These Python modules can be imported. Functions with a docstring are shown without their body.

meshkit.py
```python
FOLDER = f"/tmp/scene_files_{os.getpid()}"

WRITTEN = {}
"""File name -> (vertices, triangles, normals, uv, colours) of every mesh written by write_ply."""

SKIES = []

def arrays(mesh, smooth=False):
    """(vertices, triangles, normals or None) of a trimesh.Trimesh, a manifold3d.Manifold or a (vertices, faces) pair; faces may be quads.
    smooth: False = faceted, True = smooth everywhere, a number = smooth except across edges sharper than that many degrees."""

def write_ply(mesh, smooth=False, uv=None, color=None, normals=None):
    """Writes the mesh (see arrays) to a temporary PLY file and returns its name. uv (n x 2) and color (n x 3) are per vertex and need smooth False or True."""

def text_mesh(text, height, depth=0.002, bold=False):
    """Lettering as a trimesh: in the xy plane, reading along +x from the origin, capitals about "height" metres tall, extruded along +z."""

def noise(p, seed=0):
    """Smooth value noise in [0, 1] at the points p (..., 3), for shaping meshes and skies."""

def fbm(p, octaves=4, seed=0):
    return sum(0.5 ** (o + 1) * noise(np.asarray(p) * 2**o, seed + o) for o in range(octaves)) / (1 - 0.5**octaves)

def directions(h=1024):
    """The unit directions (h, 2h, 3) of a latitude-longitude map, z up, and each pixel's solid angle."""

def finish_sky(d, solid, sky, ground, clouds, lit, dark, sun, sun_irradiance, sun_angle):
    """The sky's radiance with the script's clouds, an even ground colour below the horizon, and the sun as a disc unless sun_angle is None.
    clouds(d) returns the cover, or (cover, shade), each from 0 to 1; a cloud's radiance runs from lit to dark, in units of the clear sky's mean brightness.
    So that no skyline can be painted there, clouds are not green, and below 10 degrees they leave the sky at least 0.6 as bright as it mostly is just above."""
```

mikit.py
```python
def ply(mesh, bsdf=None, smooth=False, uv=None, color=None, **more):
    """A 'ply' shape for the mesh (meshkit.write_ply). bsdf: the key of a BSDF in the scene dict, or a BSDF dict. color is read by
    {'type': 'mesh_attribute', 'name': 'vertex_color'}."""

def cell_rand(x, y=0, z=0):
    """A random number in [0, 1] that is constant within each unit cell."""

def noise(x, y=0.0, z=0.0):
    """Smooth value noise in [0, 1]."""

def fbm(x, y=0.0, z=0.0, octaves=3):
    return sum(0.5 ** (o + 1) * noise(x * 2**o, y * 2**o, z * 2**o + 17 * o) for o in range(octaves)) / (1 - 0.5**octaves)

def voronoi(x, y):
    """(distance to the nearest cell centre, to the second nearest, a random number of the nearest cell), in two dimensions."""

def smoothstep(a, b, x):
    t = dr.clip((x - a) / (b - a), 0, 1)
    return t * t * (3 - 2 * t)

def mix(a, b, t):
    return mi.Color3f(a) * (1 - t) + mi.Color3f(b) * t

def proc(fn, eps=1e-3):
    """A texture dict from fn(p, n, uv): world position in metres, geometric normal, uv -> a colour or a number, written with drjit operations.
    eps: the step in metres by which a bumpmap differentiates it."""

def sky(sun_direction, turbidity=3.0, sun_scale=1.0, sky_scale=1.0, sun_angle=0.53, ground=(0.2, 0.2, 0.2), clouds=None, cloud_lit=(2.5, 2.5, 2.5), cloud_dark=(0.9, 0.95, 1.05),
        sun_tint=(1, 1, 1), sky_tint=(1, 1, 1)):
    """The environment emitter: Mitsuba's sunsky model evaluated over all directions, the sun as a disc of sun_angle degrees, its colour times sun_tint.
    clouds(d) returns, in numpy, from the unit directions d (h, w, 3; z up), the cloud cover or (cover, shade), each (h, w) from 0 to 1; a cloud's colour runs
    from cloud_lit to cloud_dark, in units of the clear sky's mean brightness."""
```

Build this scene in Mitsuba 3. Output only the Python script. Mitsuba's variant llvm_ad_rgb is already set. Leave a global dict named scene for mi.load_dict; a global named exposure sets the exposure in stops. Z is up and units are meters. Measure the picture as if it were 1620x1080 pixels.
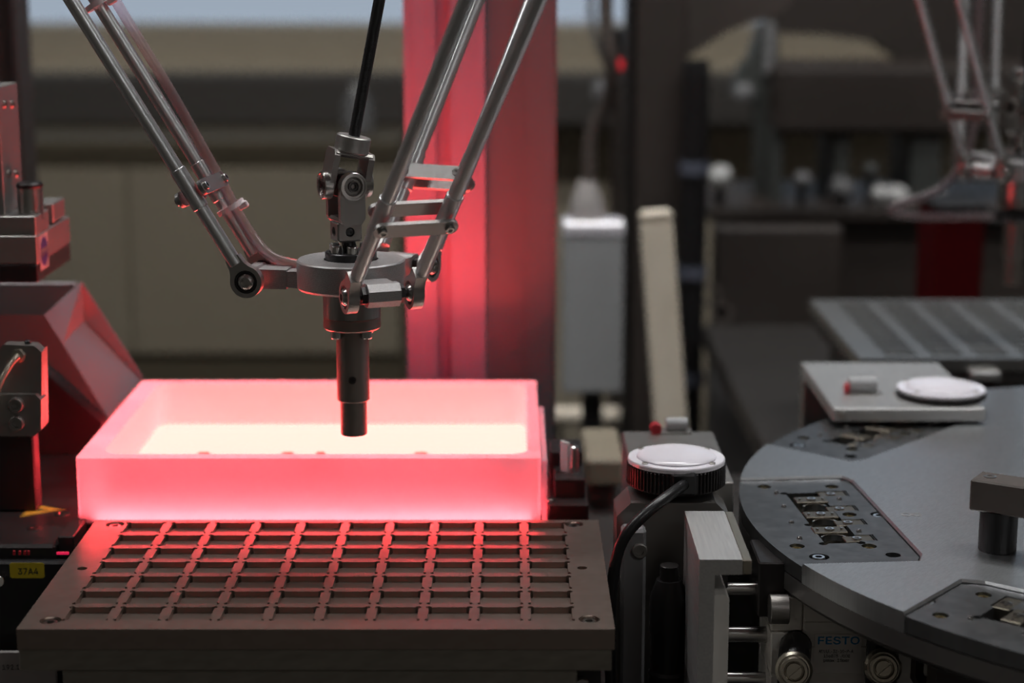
import math, random
import numpy as np, trimesh, mitsuba as mi, mikit, meshkit
import drjit as dr
import manifold3d as m3
from manifold3d import Manifold as MF, CrossSection as CS

T = mi.ScalarTransform4f
scene, labels = {}, {}

# ------------------------------------------------------------------ camera, light, exposure
F, CX, CY, CAMZ, PITCH = 2950.0, 810.0, 540.0, 1.3767, math.atan(620 / 2950.0)
COS, SIN = math.cos(PITCH), math.sin(PITCH)
FOCUS_Y, FOCUS_DROP = 1.115, 0.30
exposure = 0.0
scene['camera'] = {'type': 'thinlens', 'fov': math.degrees(2 * math.atan(810 / F)), 'fov_axis': 'x', 'near_clip': 0.05, 'far_clip': 50.0,
                   'aperture_radius': 0.0070, 'focus_distance': FOCUS_Y * COS + FOCUS_DROP * SIN,
                   'to_world': T().look_at(origin=[0, 0, CAMZ], target=[0, COS, CAMZ - SIN], up=[0, 0, 1])}
PANE = [0.32, 0.385, 0.465]          # daylight seen through the back window
SIDE = [1.5, 1.7, 1.95]            # sky of the unseen side window, strength chosen to light the machine
LAMP = [34.0, 34.0, 33.5]             # unseen ceiling lamps for the upper faces, plus an added front fill
BOXLIGHT = [14.0, 0.86, 0.72]      # red backlight behind the diffuser of the light box
EDGELIGHT = [95.0, 4.6, 5.0]       # unseen red strips under the light box walls, also reddening the post


def at(px, py, Y):
    a, b = (px - CX) / F, (CY - py) / F
    s = Y / (COS + b * SIN)
    return np.array([a * s, Y, CAMZ + s * (-SIN + b * COS)])


def onz(px, py, z):
    a, b = (px - CX) / F, (CY - py) / F
    s = (z - CAMZ) / (-SIN + b * COS)
    return np.array([a * s, s * (COS + b * SIN), z])


def zat(py, Y):
    return at(CX, py, Y)[2]


# ------------------------------------------------------------------ materials
def mat(name, base, rough=0.5, metal=0.0, **k):
    d = {'type': 'principled', 'base_color': base if isinstance(base, dict) else {'type': 'rgb', 'value': list(base)}, 'roughness': rough, 'metallic': metal, **k}
    scene[name] = {'type': 'twosided', 'bsdf': d}


def bumped(name, base, rough, metal, fn, scale=1.0, eps=1e-4, **k):
    d = {'type': 'principled', 'base_color': base if isinstance(base, dict) else {'type': 'rgb', 'value': list(base)}, 'roughness': rough, 'metallic': metal, **k}
    scene[name] = {'type': 'twosided', 'bsdf': {'type': 'bumpmap', 'arbitrary': mikit.proc(fn, eps), 'scale': scale, 'bsdf': d}}


N, FB = mikit.noise, mikit.fbm
mat('m_rod', (0.68, 0.69, 0.70), 0.33, 0.92)
mat('m_steel', (0.52, 0.51, 0.49), 0.22, 1.0)
mat('m_chrome', (0.72, 0.72, 0.72), 0.12, 1.0)
mat('m_alu', (0.44, 0.43, 0.415), 0.42, 0.95)
mat('m_alu_light', mikit.proc(lambda p, n, uv: mikit.mix((.60, .60, .60), (.70, .70, .69), N(p.x * 900, p.y * 60, p.z * 900))), 0.45, 0.85)
mat('m_alu_dark', (0.30, 0.285, 0.27), 0.42, 0.9)
bumped('m_cast', mikit.proc(lambda p, n, uv: mikit.mix((.34, .33, .33), (.44, .43, .43), N(p.x * 1800, p.y * 1800, p.z * 1800))), 0.5, 0.75, lambda p, n, uv: N(p.x * 1600, p.y * 1600, p.z * 1600) * 0.00012)
mat('m_tool', (0.27, 0.245, 0.225), 0.42, 0.85)
mat('m_core', (0.16, 0.15, 0.14), 0.3, 1.0)
mat('m_cup', mikit.proc(lambda p, n, uv: mikit.mix((.30, .29, .28), (.42, .41, .40), N(p.x * 700, p.y * 700, p.z * 30))), 0.28, 1.0)
mat('m_tray', mikit.proc(lambda p, n, uv: mikit.mix((.34, .272, .232), (.40, .325, .285), FB(p.x * 160, p.y * 160, p.z * 160))), 0.31, 0.9)
mat('m_pallet', (0.52, 0.51, 0.49), 0.24, 0.85)
mat('m_tray_base', mikit.proc(lambda p, n, uv: mikit.mix((.22, .20, .165), (.32, .295, .25), FB(p.x * 90 + p.z * 120, p.y * 90, p.z * 260 - p.x * 60))), 0.48, 0.8)
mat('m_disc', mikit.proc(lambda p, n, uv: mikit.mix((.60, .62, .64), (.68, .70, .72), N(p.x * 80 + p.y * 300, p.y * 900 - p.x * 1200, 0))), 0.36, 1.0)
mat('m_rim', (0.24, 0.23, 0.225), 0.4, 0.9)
mat('m_fixture', mikit.proc(lambda p, n, uv: mikit.mix((.15, .155, .16), (.25, .255, .26), FB(p.x * 120, p.y * 120, 3))), 0.36, 0.95)
mat('m_insert', (0.23, 0.205, 0.165), 0.35, 0.95)
mat('m_black', (0.012, 0.012, 0.013), 0.35)
mat('m_black_matt', (0.010, 0.009, 0.009), 0.7)
mat('m_black_metal', (0.035, 0.032, 0.032), 0.35, 0.5)
mat('m_rubber', (0.015, 0.014, 0.014), 0.55)
mat('m_sheet', (0.29, 0.275, 0.285), 0.42, 0.75)
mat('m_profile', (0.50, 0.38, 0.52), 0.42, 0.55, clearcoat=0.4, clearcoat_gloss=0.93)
mat('m_panel', (0.17, 0.20, 0.22), 0.45, 0.5, clearcoat=0.5, clearcoat_gloss=0.93)
mat('m_white', (0.62, 0.62, 0.61), 0.4)
mat('m_cream', mikit.proc(lambda p, n, uv: mikit.mix((.76, .67, .54), (.84, .76, .63), N(p.x * 60, p.y * 60, p.z * 20))), 0.55)
mat('m_lens_white', (0.80, 0.78, 0.84), 0.10, 0.0, clearcoat=1.0, clearcoat_gloss=0.97)
mat('m_yellow', (0.62, 0.47, 0.02), 0.5)
mat('m_orange', (0.90, 0.45, 0.05), 0.45)
mat('m_ink', (0.012, 0.012, 0.014), 0.6)
mat('m_ink_grey', (0.035, 0.035, 0.037), 0.5)
mat('m_blue', (0.01, 0.22, 0.50), 0.5)
mat('m_navy', (0.02, 0.025, 0.12), 0.5)
mat('m_label_pale', (0.42, 0.39, 0.38), 0.5)
mat('m_valve', (0.40, 0.41, 0.42), 0.45)
mat('m_link', (0.29, 0.285, 0.28), 0.45, 0.9)
mat('m_cylinder', (0.78, 0.75, 0.70), 0.5, 0.1)
mat('m_name_label', (0.84, 0.81, 0.77), 0.5)
mat('m_brass', (0.62, 0.52, 0.28), 0.3, 1.0)
mat('m_nickel', (0.50, 0.46, 0.38), 0.33, 0.95)
mat('m_part', (0.30, 0.22, 0.20), 0.4, 0.3)
mat('m_red_dark', (0.048, 0.0004, 0.001), 0.75, specular=0.1)
mat('m_red', (0.45, 0.02, 0.03), 0.4)
mat('m_grey', (0.20, 0.20, 0.205), 0.5)
mat('m_brown', (0.036, 0.028, 0.024), 0.55)
mat('m_brown_light', (0.085, 0.070, 0.062), 0.5)
mat('m_green_grey', (0.055, 0.060, 0.056), 0.5)
mat('m_olive', (0.29, 0.25, 0.185), 0.6)
mat('m_olive_dark', (0.10, 0.082, 0.052), 0.6)
mat('m_wall', mikit.proc(lambda p, n, uv: mikit.mix((.46, .40, .305), (.52, .455, .35), N(p.x * 2, p.z * 9, p.y))), 0.85)
mat('m_wall_plain', (0.30, 0.28, 0.25), 0.85)
mat('m_ceiling', (0.45, 0.45, 0.44), 0.9)
mat('m_floor', (0.06, 0.055, 0.048), 0.7)
mat('m_blind', (0.26, 0.225, 0.175), 0.8)
mat('m_duct', (0.072, 0.066, 0.06), 0.5)
mat('m_bed', (0.035, 0.032, 0.030), 0.6, 0.3)
mat('m_tie', (0.75, 0.66, 0.68), 0.4)
mat('m_tie_blue', (0.09, 0.10, 0.135), 0.5)
scene['m_opal'] = {'type': 'principledthin', 'base_color': {'type': 'rgb', 'value': [0.72, 0.68, 0.74]}, 'roughness': 0.35, 'diff_trans': 1.2, 'spec_trans': 0.0, 'eta': 1.4}
scene['m_opal_inner'] = {'type': 'principledthin', 'base_color': {'type': 'rgb', 'value': [0.98, 0.93, 1.0]}, 'roughness': 0.35, 'diff_trans': 0.07, 'spec_trans': 0.0, 'eta': 1.4}
scene['m_hose'] = {'type': 'principledthin', 'base_color': {'type': 'rgb', 'value': [0.96, 0.86, 0.89]}, 'roughness': 0.08, 'diff_trans': 0.4, 'spec_trans': 0.9, 'eta': 1.4}
scene['m_glass'] = {'type': 'thindielectric', 'int_ior': 1.5}


# ------------------------------------------------------------------ scene entries
def numbered(key):
    used = lambda k: k in scene or k in labels or any(x.startswith(k + '__') for x in scene)
    if not used(key):
        return key
    i = 1
    while used(f'{key}_{i:03d}'):
        i += 1
    return f'{key}_{i:03d}'


def thing(name, label, cat, group=None, kind=None):
    key = numbered(name)
    labels[key] = {'label': label, 'category': cat}
    if group:
        labels[key]['group'] = group
    if kind:
        labels[key] = {'kind': kind, 'label': label}
    return key


def part(parent, name, mesh, m, label=None, smooth=32, **more):
    key = numbered(f'{parent}__{name}')
    if isinstance(mesh, (list,)):
        mesh = MF.compose(mesh) if all(isinstance(x, MF) for x in mesh) else trimesh.util.concatenate([tm(x) for x in mesh])
    scene[key] = mikit.ply(mesh, m, smooth=smooth, **more)
    if label:
        labels[key] = {'label': label}
    return key


def single(name, mesh, m, label, cat, group=None, smooth=32, kind=None, **more):
    key = thing(name, label, cat, group, kind)
    scene[key] = mikit.ply(MF.compose(mesh) if isinstance(mesh, list) else mesh, m, smooth=smooth, **more)
    return key


def tm(x):
    if isinstance(x, trimesh.Trimesh):
        return x
    m = x.to_mesh()
    return trimesh.Trimesh(m.vert_properties[:, :3], m.tri_verts, process=False)


# ------------------------------------------------------------------ shapes
def V(*a):
    return np.array(a, float)


def unit(v):
    v = np.asarray(v, float)
    return v / np.linalg.norm(v)


def frame(z, x=None):
    z = unit(z)
    if x is None:
        x = V(1, 0, 0) if abs(z[0]) < 0.9 else V(0, 1, 0)
    x = unit(np.asarray(x, float) - z * np.dot(x, z))
    return np.stack([x, np.cross(z, x), z], 1)


def put(m, R, t):
    return m.transform(np.hstack([np.asarray(R, float), np.asarray(t, float).reshape(3, 1)]))


def hull(pts):
    return MF.hull_points(np.asarray(pts, float))


def rbox(lo, hi, b=0.0008):
    """A box between two corners with chamfered edges."""
    lo, hi = np.minimum(lo, hi), np.maximum(lo, hi)
    b = min(b, *(0.4 * (hi - lo)))
    P = []
    for sx in (0, 1):
        for sy in (0, 1):
            for sz in (0, 1):
                c = np.where([sx, sy, sz], hi, lo)
                d = np.where([sx, sy, sz], -1, 1) * b
                for k in range(3):
                    q = c + d
                    q[k] = c[k]
                    P.append(q)
    return hull(P)


def lbox(c, size, R=np.eye(3), b=0.0008):
    s = np.asarray(size, float) / 2
    return put(rbox(-s, s, b), R, c)


def lathe(prof, p, axis=(0, 0, 1), seg=40, x=None):
    """prof: (radius, height) pairs, closed onto the axis; height along axis from p."""
    pr = [(max(r, 0), h) for r, h in prof]
    pts = np.array([(r, h) for r, h in pr])
    if pts[0][0] > 1e-9:
        pts = np.vstack([[0, pts[0][1]], pts])
    if pts[-1][0] > 1e-9:
        pts = np.vstack([pts, [0, pts[-1][1]]])
    cs = CS([pts], m3.FillRule.NonZero)
    return put(MF.revolve(cs, seg), frame(axis, x), p)


def ringlathe(prof, p, axis, seg=40):
    cs = CS([np.array(prof, float)], m3.FillRule.NonZero)
    return put(MF.revolve(cs, seg), frame(axis), p)


def rod(p0, p1, r, r1=None, seg=28, b=0.0004):
    p0, p1 = np.asarray(p0, float), np.asarray(p1, float)
    L = np.linalg.norm(p1 - p0)
    r1 = r if r1 is None else r1
    b = min(b, r * .4, L * .3)
    return lathe([(r - b, 0), (r, b), (r1, L - b), (r1 - b, L)], p0, p1 - p0, seg)


def prism(poly, depth, R=np.eye(3), t=(0, 0, 0)):
    return put(MF.extrude(CS([np.asarray(poly, float)], m3.FillRule.NonZero), depth), R, t)


def circ(r, c=(0, 0), n=24):
    return CS.circle(r, n).translate(list(c))


def rect(x0, y0, x1, y1):
    return CS([np.array([[x0, y0], [x1, y0], [x1, y1], [x0, y1]], float)], m3.FillRule.NonZero)


def rrect(x0, y0, x1, y1, r, n=32):
    return rect(x0 + r, y0 + r, x1 - r, y1 - r).offset(r, m3.JoinType.Round, 2.0, n)


def ngon(r, n=6, a=0.0):
    k = np.arange(n) * 2 * math.pi / n + a
    return np.stack([np.cos(k), np.sin(k)], 1) * r


def spline(P, n):
    from scipy.interpolate import CubicSpline
    P = np.asarray(P, float)
    d = np.concatenate([[0], np.cumsum(np.linalg.norm(np.diff(P, axis=0), axis=1))])
    return CubicSpline(d, P)(np.linspace(0, d[-1], n))


def tube(P, r, seg=14, caps=True):
    P = np.asarray(P, float)
    t = np.gradient(P, axis=0)
    t /= np.linalg.norm(t, axis=1, keepdims=True)
    x = frame(t[0])[:, 0]
    a = np.arange(seg) * 2 * math.pi / seg
    r = np.broadcast_to(r, len(P))
    Vs = []
    for p, d, rr in zip(P, t, r):
        x = unit(x - d * np.dot(x, d))
        y = np.cross(d, x)
        Vs.append(p + rr * (np.cos(a)[:, None] * x + np.sin(a)[:, None] * y))
    Fs = []
    for i in range(len(P) - 1):
        for j in range(seg):
            k = (j + 1) % seg
            a0, a1, b0, b1 = i * seg + j, i * seg + k, (i + 1) * seg + j, (i + 1) * seg + k
            Fs += [[a0, a1, b1], [a0, b1, b0]]
    Vs = np.vstack(Vs)
    if caps:
        n = len(Vs)
        Vs = np.vstack([Vs, P[0], P[-1]])
        for j in range(seg):
            k = (j + 1) % seg
            Fs += [[n, k, j], [n + 1, n - seg + j, n - seg + k]]
    return trimesh.Trimesh(Vs, np.array(Fs), process=False)


def screw(p, axis, r, h, soc=True, seg=24):
    """A socket head screw: p the foot of the head, axis outwards."""
    m = lathe([(r * .95, 0), (r, h * .1), (r, h * .85), (r * .86, h)], (0, 0, 0), (0, 0, 1), seg)
    if soc:
        m = m - MF.extrude(CS([ngon(r * .55)], m3.FillRule.NonZero), h).translate([0, 0, h * .45])
    return put(m, frame(axis), p)


def text(s, height, p, right, up, depth=0.0002, bold=False, center=False):
    m = meshkit.text_mesh(s, height, depth, bold)
    if center:
        b = m.bounds
        m.apply_translation([-(b[0, 0] + b[1, 0]) / 2, -(b[0, 1] + b[1, 1]) / 2, 0])
    right, up = unit(right), unit(up)
    R = np.eye(4)
    R[:3, 0], R[:3, 1], R[:3, 2], R[:3, 3] = right, up, np.cross(right, up), p
    m.apply_transform(R)
    return m


def area(rgb):
    return {'type': 'area', 'radiance': {'type': 'rgb', 'value': list(rgb)}}


# ------------------------------------------------------------------ the room
XL, XR, YB, YF, ZC = -3.2, 3.6, 4.6, -2.6, 3.1


def struct(name, mesh, m, label=None, smooth=32, **more):
    labels[name] = {'kind': 'structure'}
    if label:
        labels[name]['label'] = label
    if mesh is not None:
        scene[name] = mikit.ply(MF.compose(mesh) if isinstance(mesh, list) else mesh, m, smooth=smooth, **more)
    return name


struct('floor', rbox((XL - .2, YF - .2, -.1), (XR + .2, YB + .2, 0)), 'm_floor')
struct('ceiling', rbox((XL - .2, YF - .2, ZC), (XR + .2, YB + .2, ZC + .1)), 'm_ceiling')
zw = zat(43, YB)                                                       # window sill level in the back wall
back = rbox((XL - .2, YB, 0), (XR + .2, YB + .2, ZC)) - rbox((-1.9, YB - .1, zw), (.42, YB + .3, 2.5)) - rbox((.50, YB - .1, zw), (2.9, YB + .3, 2.5))
struct('wall_back', back, 'm_wall')
left = rbox((XL - .2, YF, 0), (XL, YB, ZC)) - rbox((XL - .3, 1.0, 1.0), (XL + .1, 4.2, 2.6))
struct('wall_left', left, 'm_wall_plain')
struct('wall_right', rbox((XR, YF, 0), (XR + .2, YB, ZC)), 'm_wall_plain')
struct('wall_front', rbox((XL - .2, YF - .2, 0), (XR + .2, YF, ZC)), 'm_wall_plain')


def window(name, plane, a0, a1, z0, z1, n, radiance):
    """A row of n panes with frame and mullions; plane ('y', Y) for the back wall, ('x', X) for a side wall."""
    def bx(u0, u1, d0, d1, q0, q1):
        return rbox((u0, plane[1] + d0, q0), (u1, plane[1] + d1, q1), .002) if plane[0] == 'y' else rbox((plane[1] + d0, u0, q0), (plane[1] + d1, u1, q1), .002)
    s = 1 if plane[0] == 'y' else -1
    struct(name, None, None)
    fr = bx(a0, a1, 0.06 * s, .11 * s, z0, z1)
    w = (a1 - a0 - .05 * (n + 1)) / n
    for i in range(n):
        u = a0 + .05 + i * (w + .05)
        fr = fr - bx(u, u + w, -.1, .3, z0 + .06, z1 - .06) if s > 0 else fr - bx(u, u + w, -.3, .1, z0 + .06, z1 - .06)
        d = .085 * s
        if plane[0] == 'y':
            q = [(u, plane[1] + d, z0 + .06), (u + w, plane[1] + d, z0 + .06), (u + w, plane[1] + d, z1 - .06), (u, plane[1] + d, z1 - .06)]
        else:
            q = [(plane[1] + d, u + w, z0 + .06), (plane[1] + d, u, z0 + .06), (plane[1] + d, u, z1 - .06), (plane[1] + d, u + w, z1 - .06)]
        part(name, 'pane', trimesh.Trimesh(q, [[0, 1, 2], [0, 2, 3]], process=False), 'm_black_matt', smooth=False, emitter=area(radiance))
    part(name, 'window_frame', fr, 'm_white')


window('window_1', ('y', YB), -1.9, .42, zw - .05, 2.5, 1, PANE)
window('window_3', ('y', YB), .50, 2.9, zw - .05, 2.5, 2, PANE)  # hidden from view, placed for the bluish reflection on the rotary table
k = thing('unseen_blind', 'unseen brown blind that darkens the window reflected in the pocket pallet', 'blind')  # out of view, placed to keep the window out of the pallet reflection
part(k, 'blind_cloth', rbox((-1.86, YB + .03, 1.52), (.40, YB + .036, 2.46), .001), 'm_blind')
part(k, 'blind_bar', rbox((-1.86, YB + .024, 1.50), (.40, YB + .042, 1.525), .004), 'm_blind')
window('window_2', ('x', XL), 1.0, 4.2, 1.0, 2.6, 4, SIDE)  # unseen side window, placed to light the cell from the left
# unseen ceiling lamps for the upper faces; the last is added fill light
for i, (x, y, lv) in enumerate(((-.1, 2.1, 1), (1.1, 1.35, 1), (-1.4, 1.3, 1), (1.5, -1.5, .7))):
    k = thing('unseen_ceiling_lamp', ('unseen ceiling lamp behind the robot cell, lighting upper faces', 'unseen ceiling lamp over the rotary table, lighting upper faces', 'unseen ceiling lamp near the side window, lighting upper faces', 'added fill lamp behind the camera, lighting the front faces')[i], 'lamp', 'unseen ceiling lamps')
    part(k, 'lamp_housing', rbox((x - .65, y - .09, ZC - .07), (x + .65, y + .09, ZC + .001), .01), 'm_white')
    q = [(x - .62, y - .07, ZC - .0705), (x - .62, y + .07, ZC - .0705), (x + .62, y + .07, ZC - .0705), (x + .62, y - .07, ZC - .0705)]
    part(k, 'diffuser', trimesh.Trimesh(q, [[0, 1, 2], [0, 2, 3]], process=False), 'm_white', smooth=False, emitter=area([lv * q_ for q_ in LAMP]))

# low furniture along the back wall
Y = YB - .02
k = struct('trim_1', rbox((XL, YB - .06, zat(117, YB)), (XR, YB, zat(100, YB)), .004), 'm_wall')
k = thing('cable_duct', 'long dark grey cable duct running along the beige back wall', 'cable duct')
part(k, 'duct_body', rbox((-2.6, 4.36, zat(205, 4.36)), (2.4, YB - .005, zat(122, 4.36)), .012), 'm_duct')
part(k, 'duct_cover', rbox((-2.6, 4.345, zat(196, 4.36)), (2.4, 4.358, zat(150, 4.36)), .004), 'm_duct')
YC = 4.0
k = thing('storage_cabinet', 'low olive beige storage cabinet standing behind the robot cell', 'cabinet')
z0, z1 = 0.02, zat(222, YC)
part(k, 'cabinet_body', rbox((-2.3, YC + .02, .0), (zat(0, 1) * 0 + at(632, 300, YC)[0], 4.34, z1 - .02), .004), 'm_olive_dark')
part(k, 'cabinet_top', rbox((-2.32, YC - .01, z1 - .03), (at(634, 300, YC)[0], 4.35, z1), .004), 'm_olive_dark')
xe = at(630, 300, YC)[0]
part(k, 'drawer_front', rbox((-2.28, YC, zat(262, YC)), (xe, YC + .019, z1 - .035), .003), 'm_olive_dark')
for a, b in ((-2.28, -1.503), (-1.50, -.833), (-.83, xe)):
    part(k, 'door', rbox((a, YC, zat(560, YC)), (b, YC + .019, zat(266, YC)), .003), 'm_olive')
part(k, 'plinth', rbox((-2.28, YC + .03, .001), (xe, YC + .05, zat(565, YC)), .003), 'm_olive_dark')
k = thing('storage_canister', 'pale grey rounded canister standing on the low cabinet behind the robot shaft', 'canister')
c = at(566, 200, 4.15)
zc_ = z1
part(k, 'canister_body', lathe([(.02, 0), (.034, .004), (.036, .04), (.03, .075), (.015, .09)], (c[0], 4.15, zc_)), 'm_grey')
part(k, 'canister_cap', lathe([(.014, .0), (.014, .015), (.010, .018)], (c[0], 4.15, zc_ + .09)), 'm_white')

# the machine bed
bed = thing('machine_bed', 'dark steel machine bed that carries the stations and the red light box', 'machine bed')
part(bed, 'bed_plate', [rbox((-1.0, .78, .845), (1.5, 1.76, .875), .003), rbox((.26, 1.7605, .845), (1.5, 2.5, .875), .003)], 'm_bed')
for x in (-.9, 1.4):
    for y in (.9, 1.7):
        part(bed, 'bed_leg', rbox((x - .05, y - .05, 0), (x + .05, y + .05, .846), .003), 'm_bed')


# ------------------------------------------------------------------ pallets with pockets
BED = 0.875


def pallet(key, x0, x1, y0, y1, z, nx, ny, px0, px1, py0, py1, wf, hf, m, mb, depth=.0036, holes=()):
    """A steel pallet: plate with nx x ny dog-bone pockets; the pockets' field runs from px0,py0 to px1,py1, each pocket fills wf, hf of its cell."""
    sx, sy = (px1 - px0) / (nx - 1 + wf), (py1 - py0) / (ny - 1 + hf)
    w, h = sx * wf, sy * hf
    r = w * .072
    cut, deep = [], []
    for i in range(nx):
        for j in range(ny):
            a, b = px0 + i * sx, py0 + j * sy
            p = rect(a, b, a + w, b + h)
            for ca, cb in ((a, b), (a + w, b), (a, b + h), (a + w, b + h)):
                p = p + circ(r, (ca, cb), 14)
                deep.append(circ(r, (ca, cb), 14))
            cut.append(p)
    body = rrect(x0, y0, x1, y1, .0006, 8)
    top = body - CS.batch_boolean(cut, m3.OpType.Add)
    for hx, hy, hr in holes:
        top = top - circ(hr, (hx, hy), 24)
    t = .0121
    mesh = MF.extrude(top, depth).translate([0, 0, z - depth]) + MF.extrude(body - CS.batch_boolean(deep, m3.OpType.Add), t - depth).translate([0, 0, z - t])
    part(key, 'pocket_plate', mesh, m, smooth=25)
    return w, h


tray = thing('pocket_pallet', 'brown grey steel pallet with seventy empty pockets in front of the glowing light box', 'pallet')
X0, X1 = -.281, .0583
sc_holes = [(onz(182, 829, 1)), (onz(908, 829, 1)), (onz(80, 981, 1)), (onz(932, 979, 1)), (onz(130, 899, 1)), (onz(921, 898, 1))]
wp, hp = pallet(tray, X0, X1, 1.0, 1.207, 1.0, 10, 7, -.2575, .0348, 1.0155, 1.2005, .80, .76, 'm_tray', 'm_tray_base',
                holes=[(c[0], c[1], .0062) for c in sc_holes[:4]] + [(c[0], c[1], .0031) for c in sc_holes[4:]])
for c in sc_holes[:4]:
    part(tray, 'screw', screw((c[0], c[1], .9949), (0, 0, 1), .0044, .0042), 'm_steel')
part(tray, 'carrier_plate', rbox((X0 + .0005, 1.0012, .9745), (X1 - .0015, 1.206, .9878), .0006), 'm_tray_base')
part(tray, 'spacer_plate', rbox((X0 + .024, 1.004, .957), (X1 - .021, 1.2, .9744), .0006), 'm_tray_base')
part(tray, 'support_column', rbox((X0 + .05, 1.03, BED - .0005), (X1 - .05, 1.18, .9569), .002), 'm_bed')
k = thing('clamp_screw_block', 'small black block with a cap screw under the right front corner of the pocket pallet', 'clamp block')
a = at(918, 1075, 1.02)
part(k, 'block_body', rbox((a[0] - .006, 1.02, .935), (a[0] + .012, 1.06, .9743), .001), 'm_black_metal')
part(k, 'screw', screw((a[0] + .001, 1.02, a[2] - .002), (0, -1, 0), .0042, .004), 'm_steel')
part(k, 'block_foot', rbox((a[0] - .004, 1.025, BED), (a[0] + .010, 1.055, .936), .001), 'm_black_metal')

# ------------------------------------------------------------------ the red light box
bx0, bx1, by0, by1, zt = -.295, .0195, 1.2150, 1.449, 1.0407
box = thing('light_box', 'open white translucent plastic box glowing red and cream behind the pocket pallet', 'light box')
ZE = 1.0075                                                            # the light panel
outer = rrect(bx0, by0, bx1, by1, .003, 16)
inner = rrect(bx0 + .0155, by0 + .0115, bx1 - .0085, by1 - .011, .013, 32)
shell = MF.extrude(outer, zt - ZE + .012).translate([0, 0, ZE - .012])
shell = shell - MF.extrude(inner, .2).translate([0, 0, ZE + .0005])
# thin skin: the wall's hollow (the plastic's inside) is closed above and open towards the light panel
vv, ff, _ = meshkit.arrays(shell)
keep = []
for f in ff:
    zz = vv[f][:, 2]
    low = zz.max() < ZE + .002                                        # bottom faces and the cavity floor go
    keep.append(not low)
ff = ff[np.array(keep)]
cen = vv[ff].mean(1)
nrm_ = np.cross(vv[ff[:, 1]] - vv[ff[:, 0]], vv[ff[:, 2]] - vv[ff[:, 0]])
inn = (cen[:, 0] > bx0 + .006) & (cen[:, 0] < bx1 - .004) & (cen[:, 1] > by0 + .006) & (cen[:, 1] < by1 - .006) & (np.abs(nrm_[:, 2]) < 1e-9 * 0 + .5 * np.linalg.norm(nrm_, axis=1))
part(box, 'box_wall', trimesh.Trimesh(vv, ff[~inn], process=False), 'm_opal', label='milky translucent outer wall and rim of the box', smooth=25)
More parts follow.
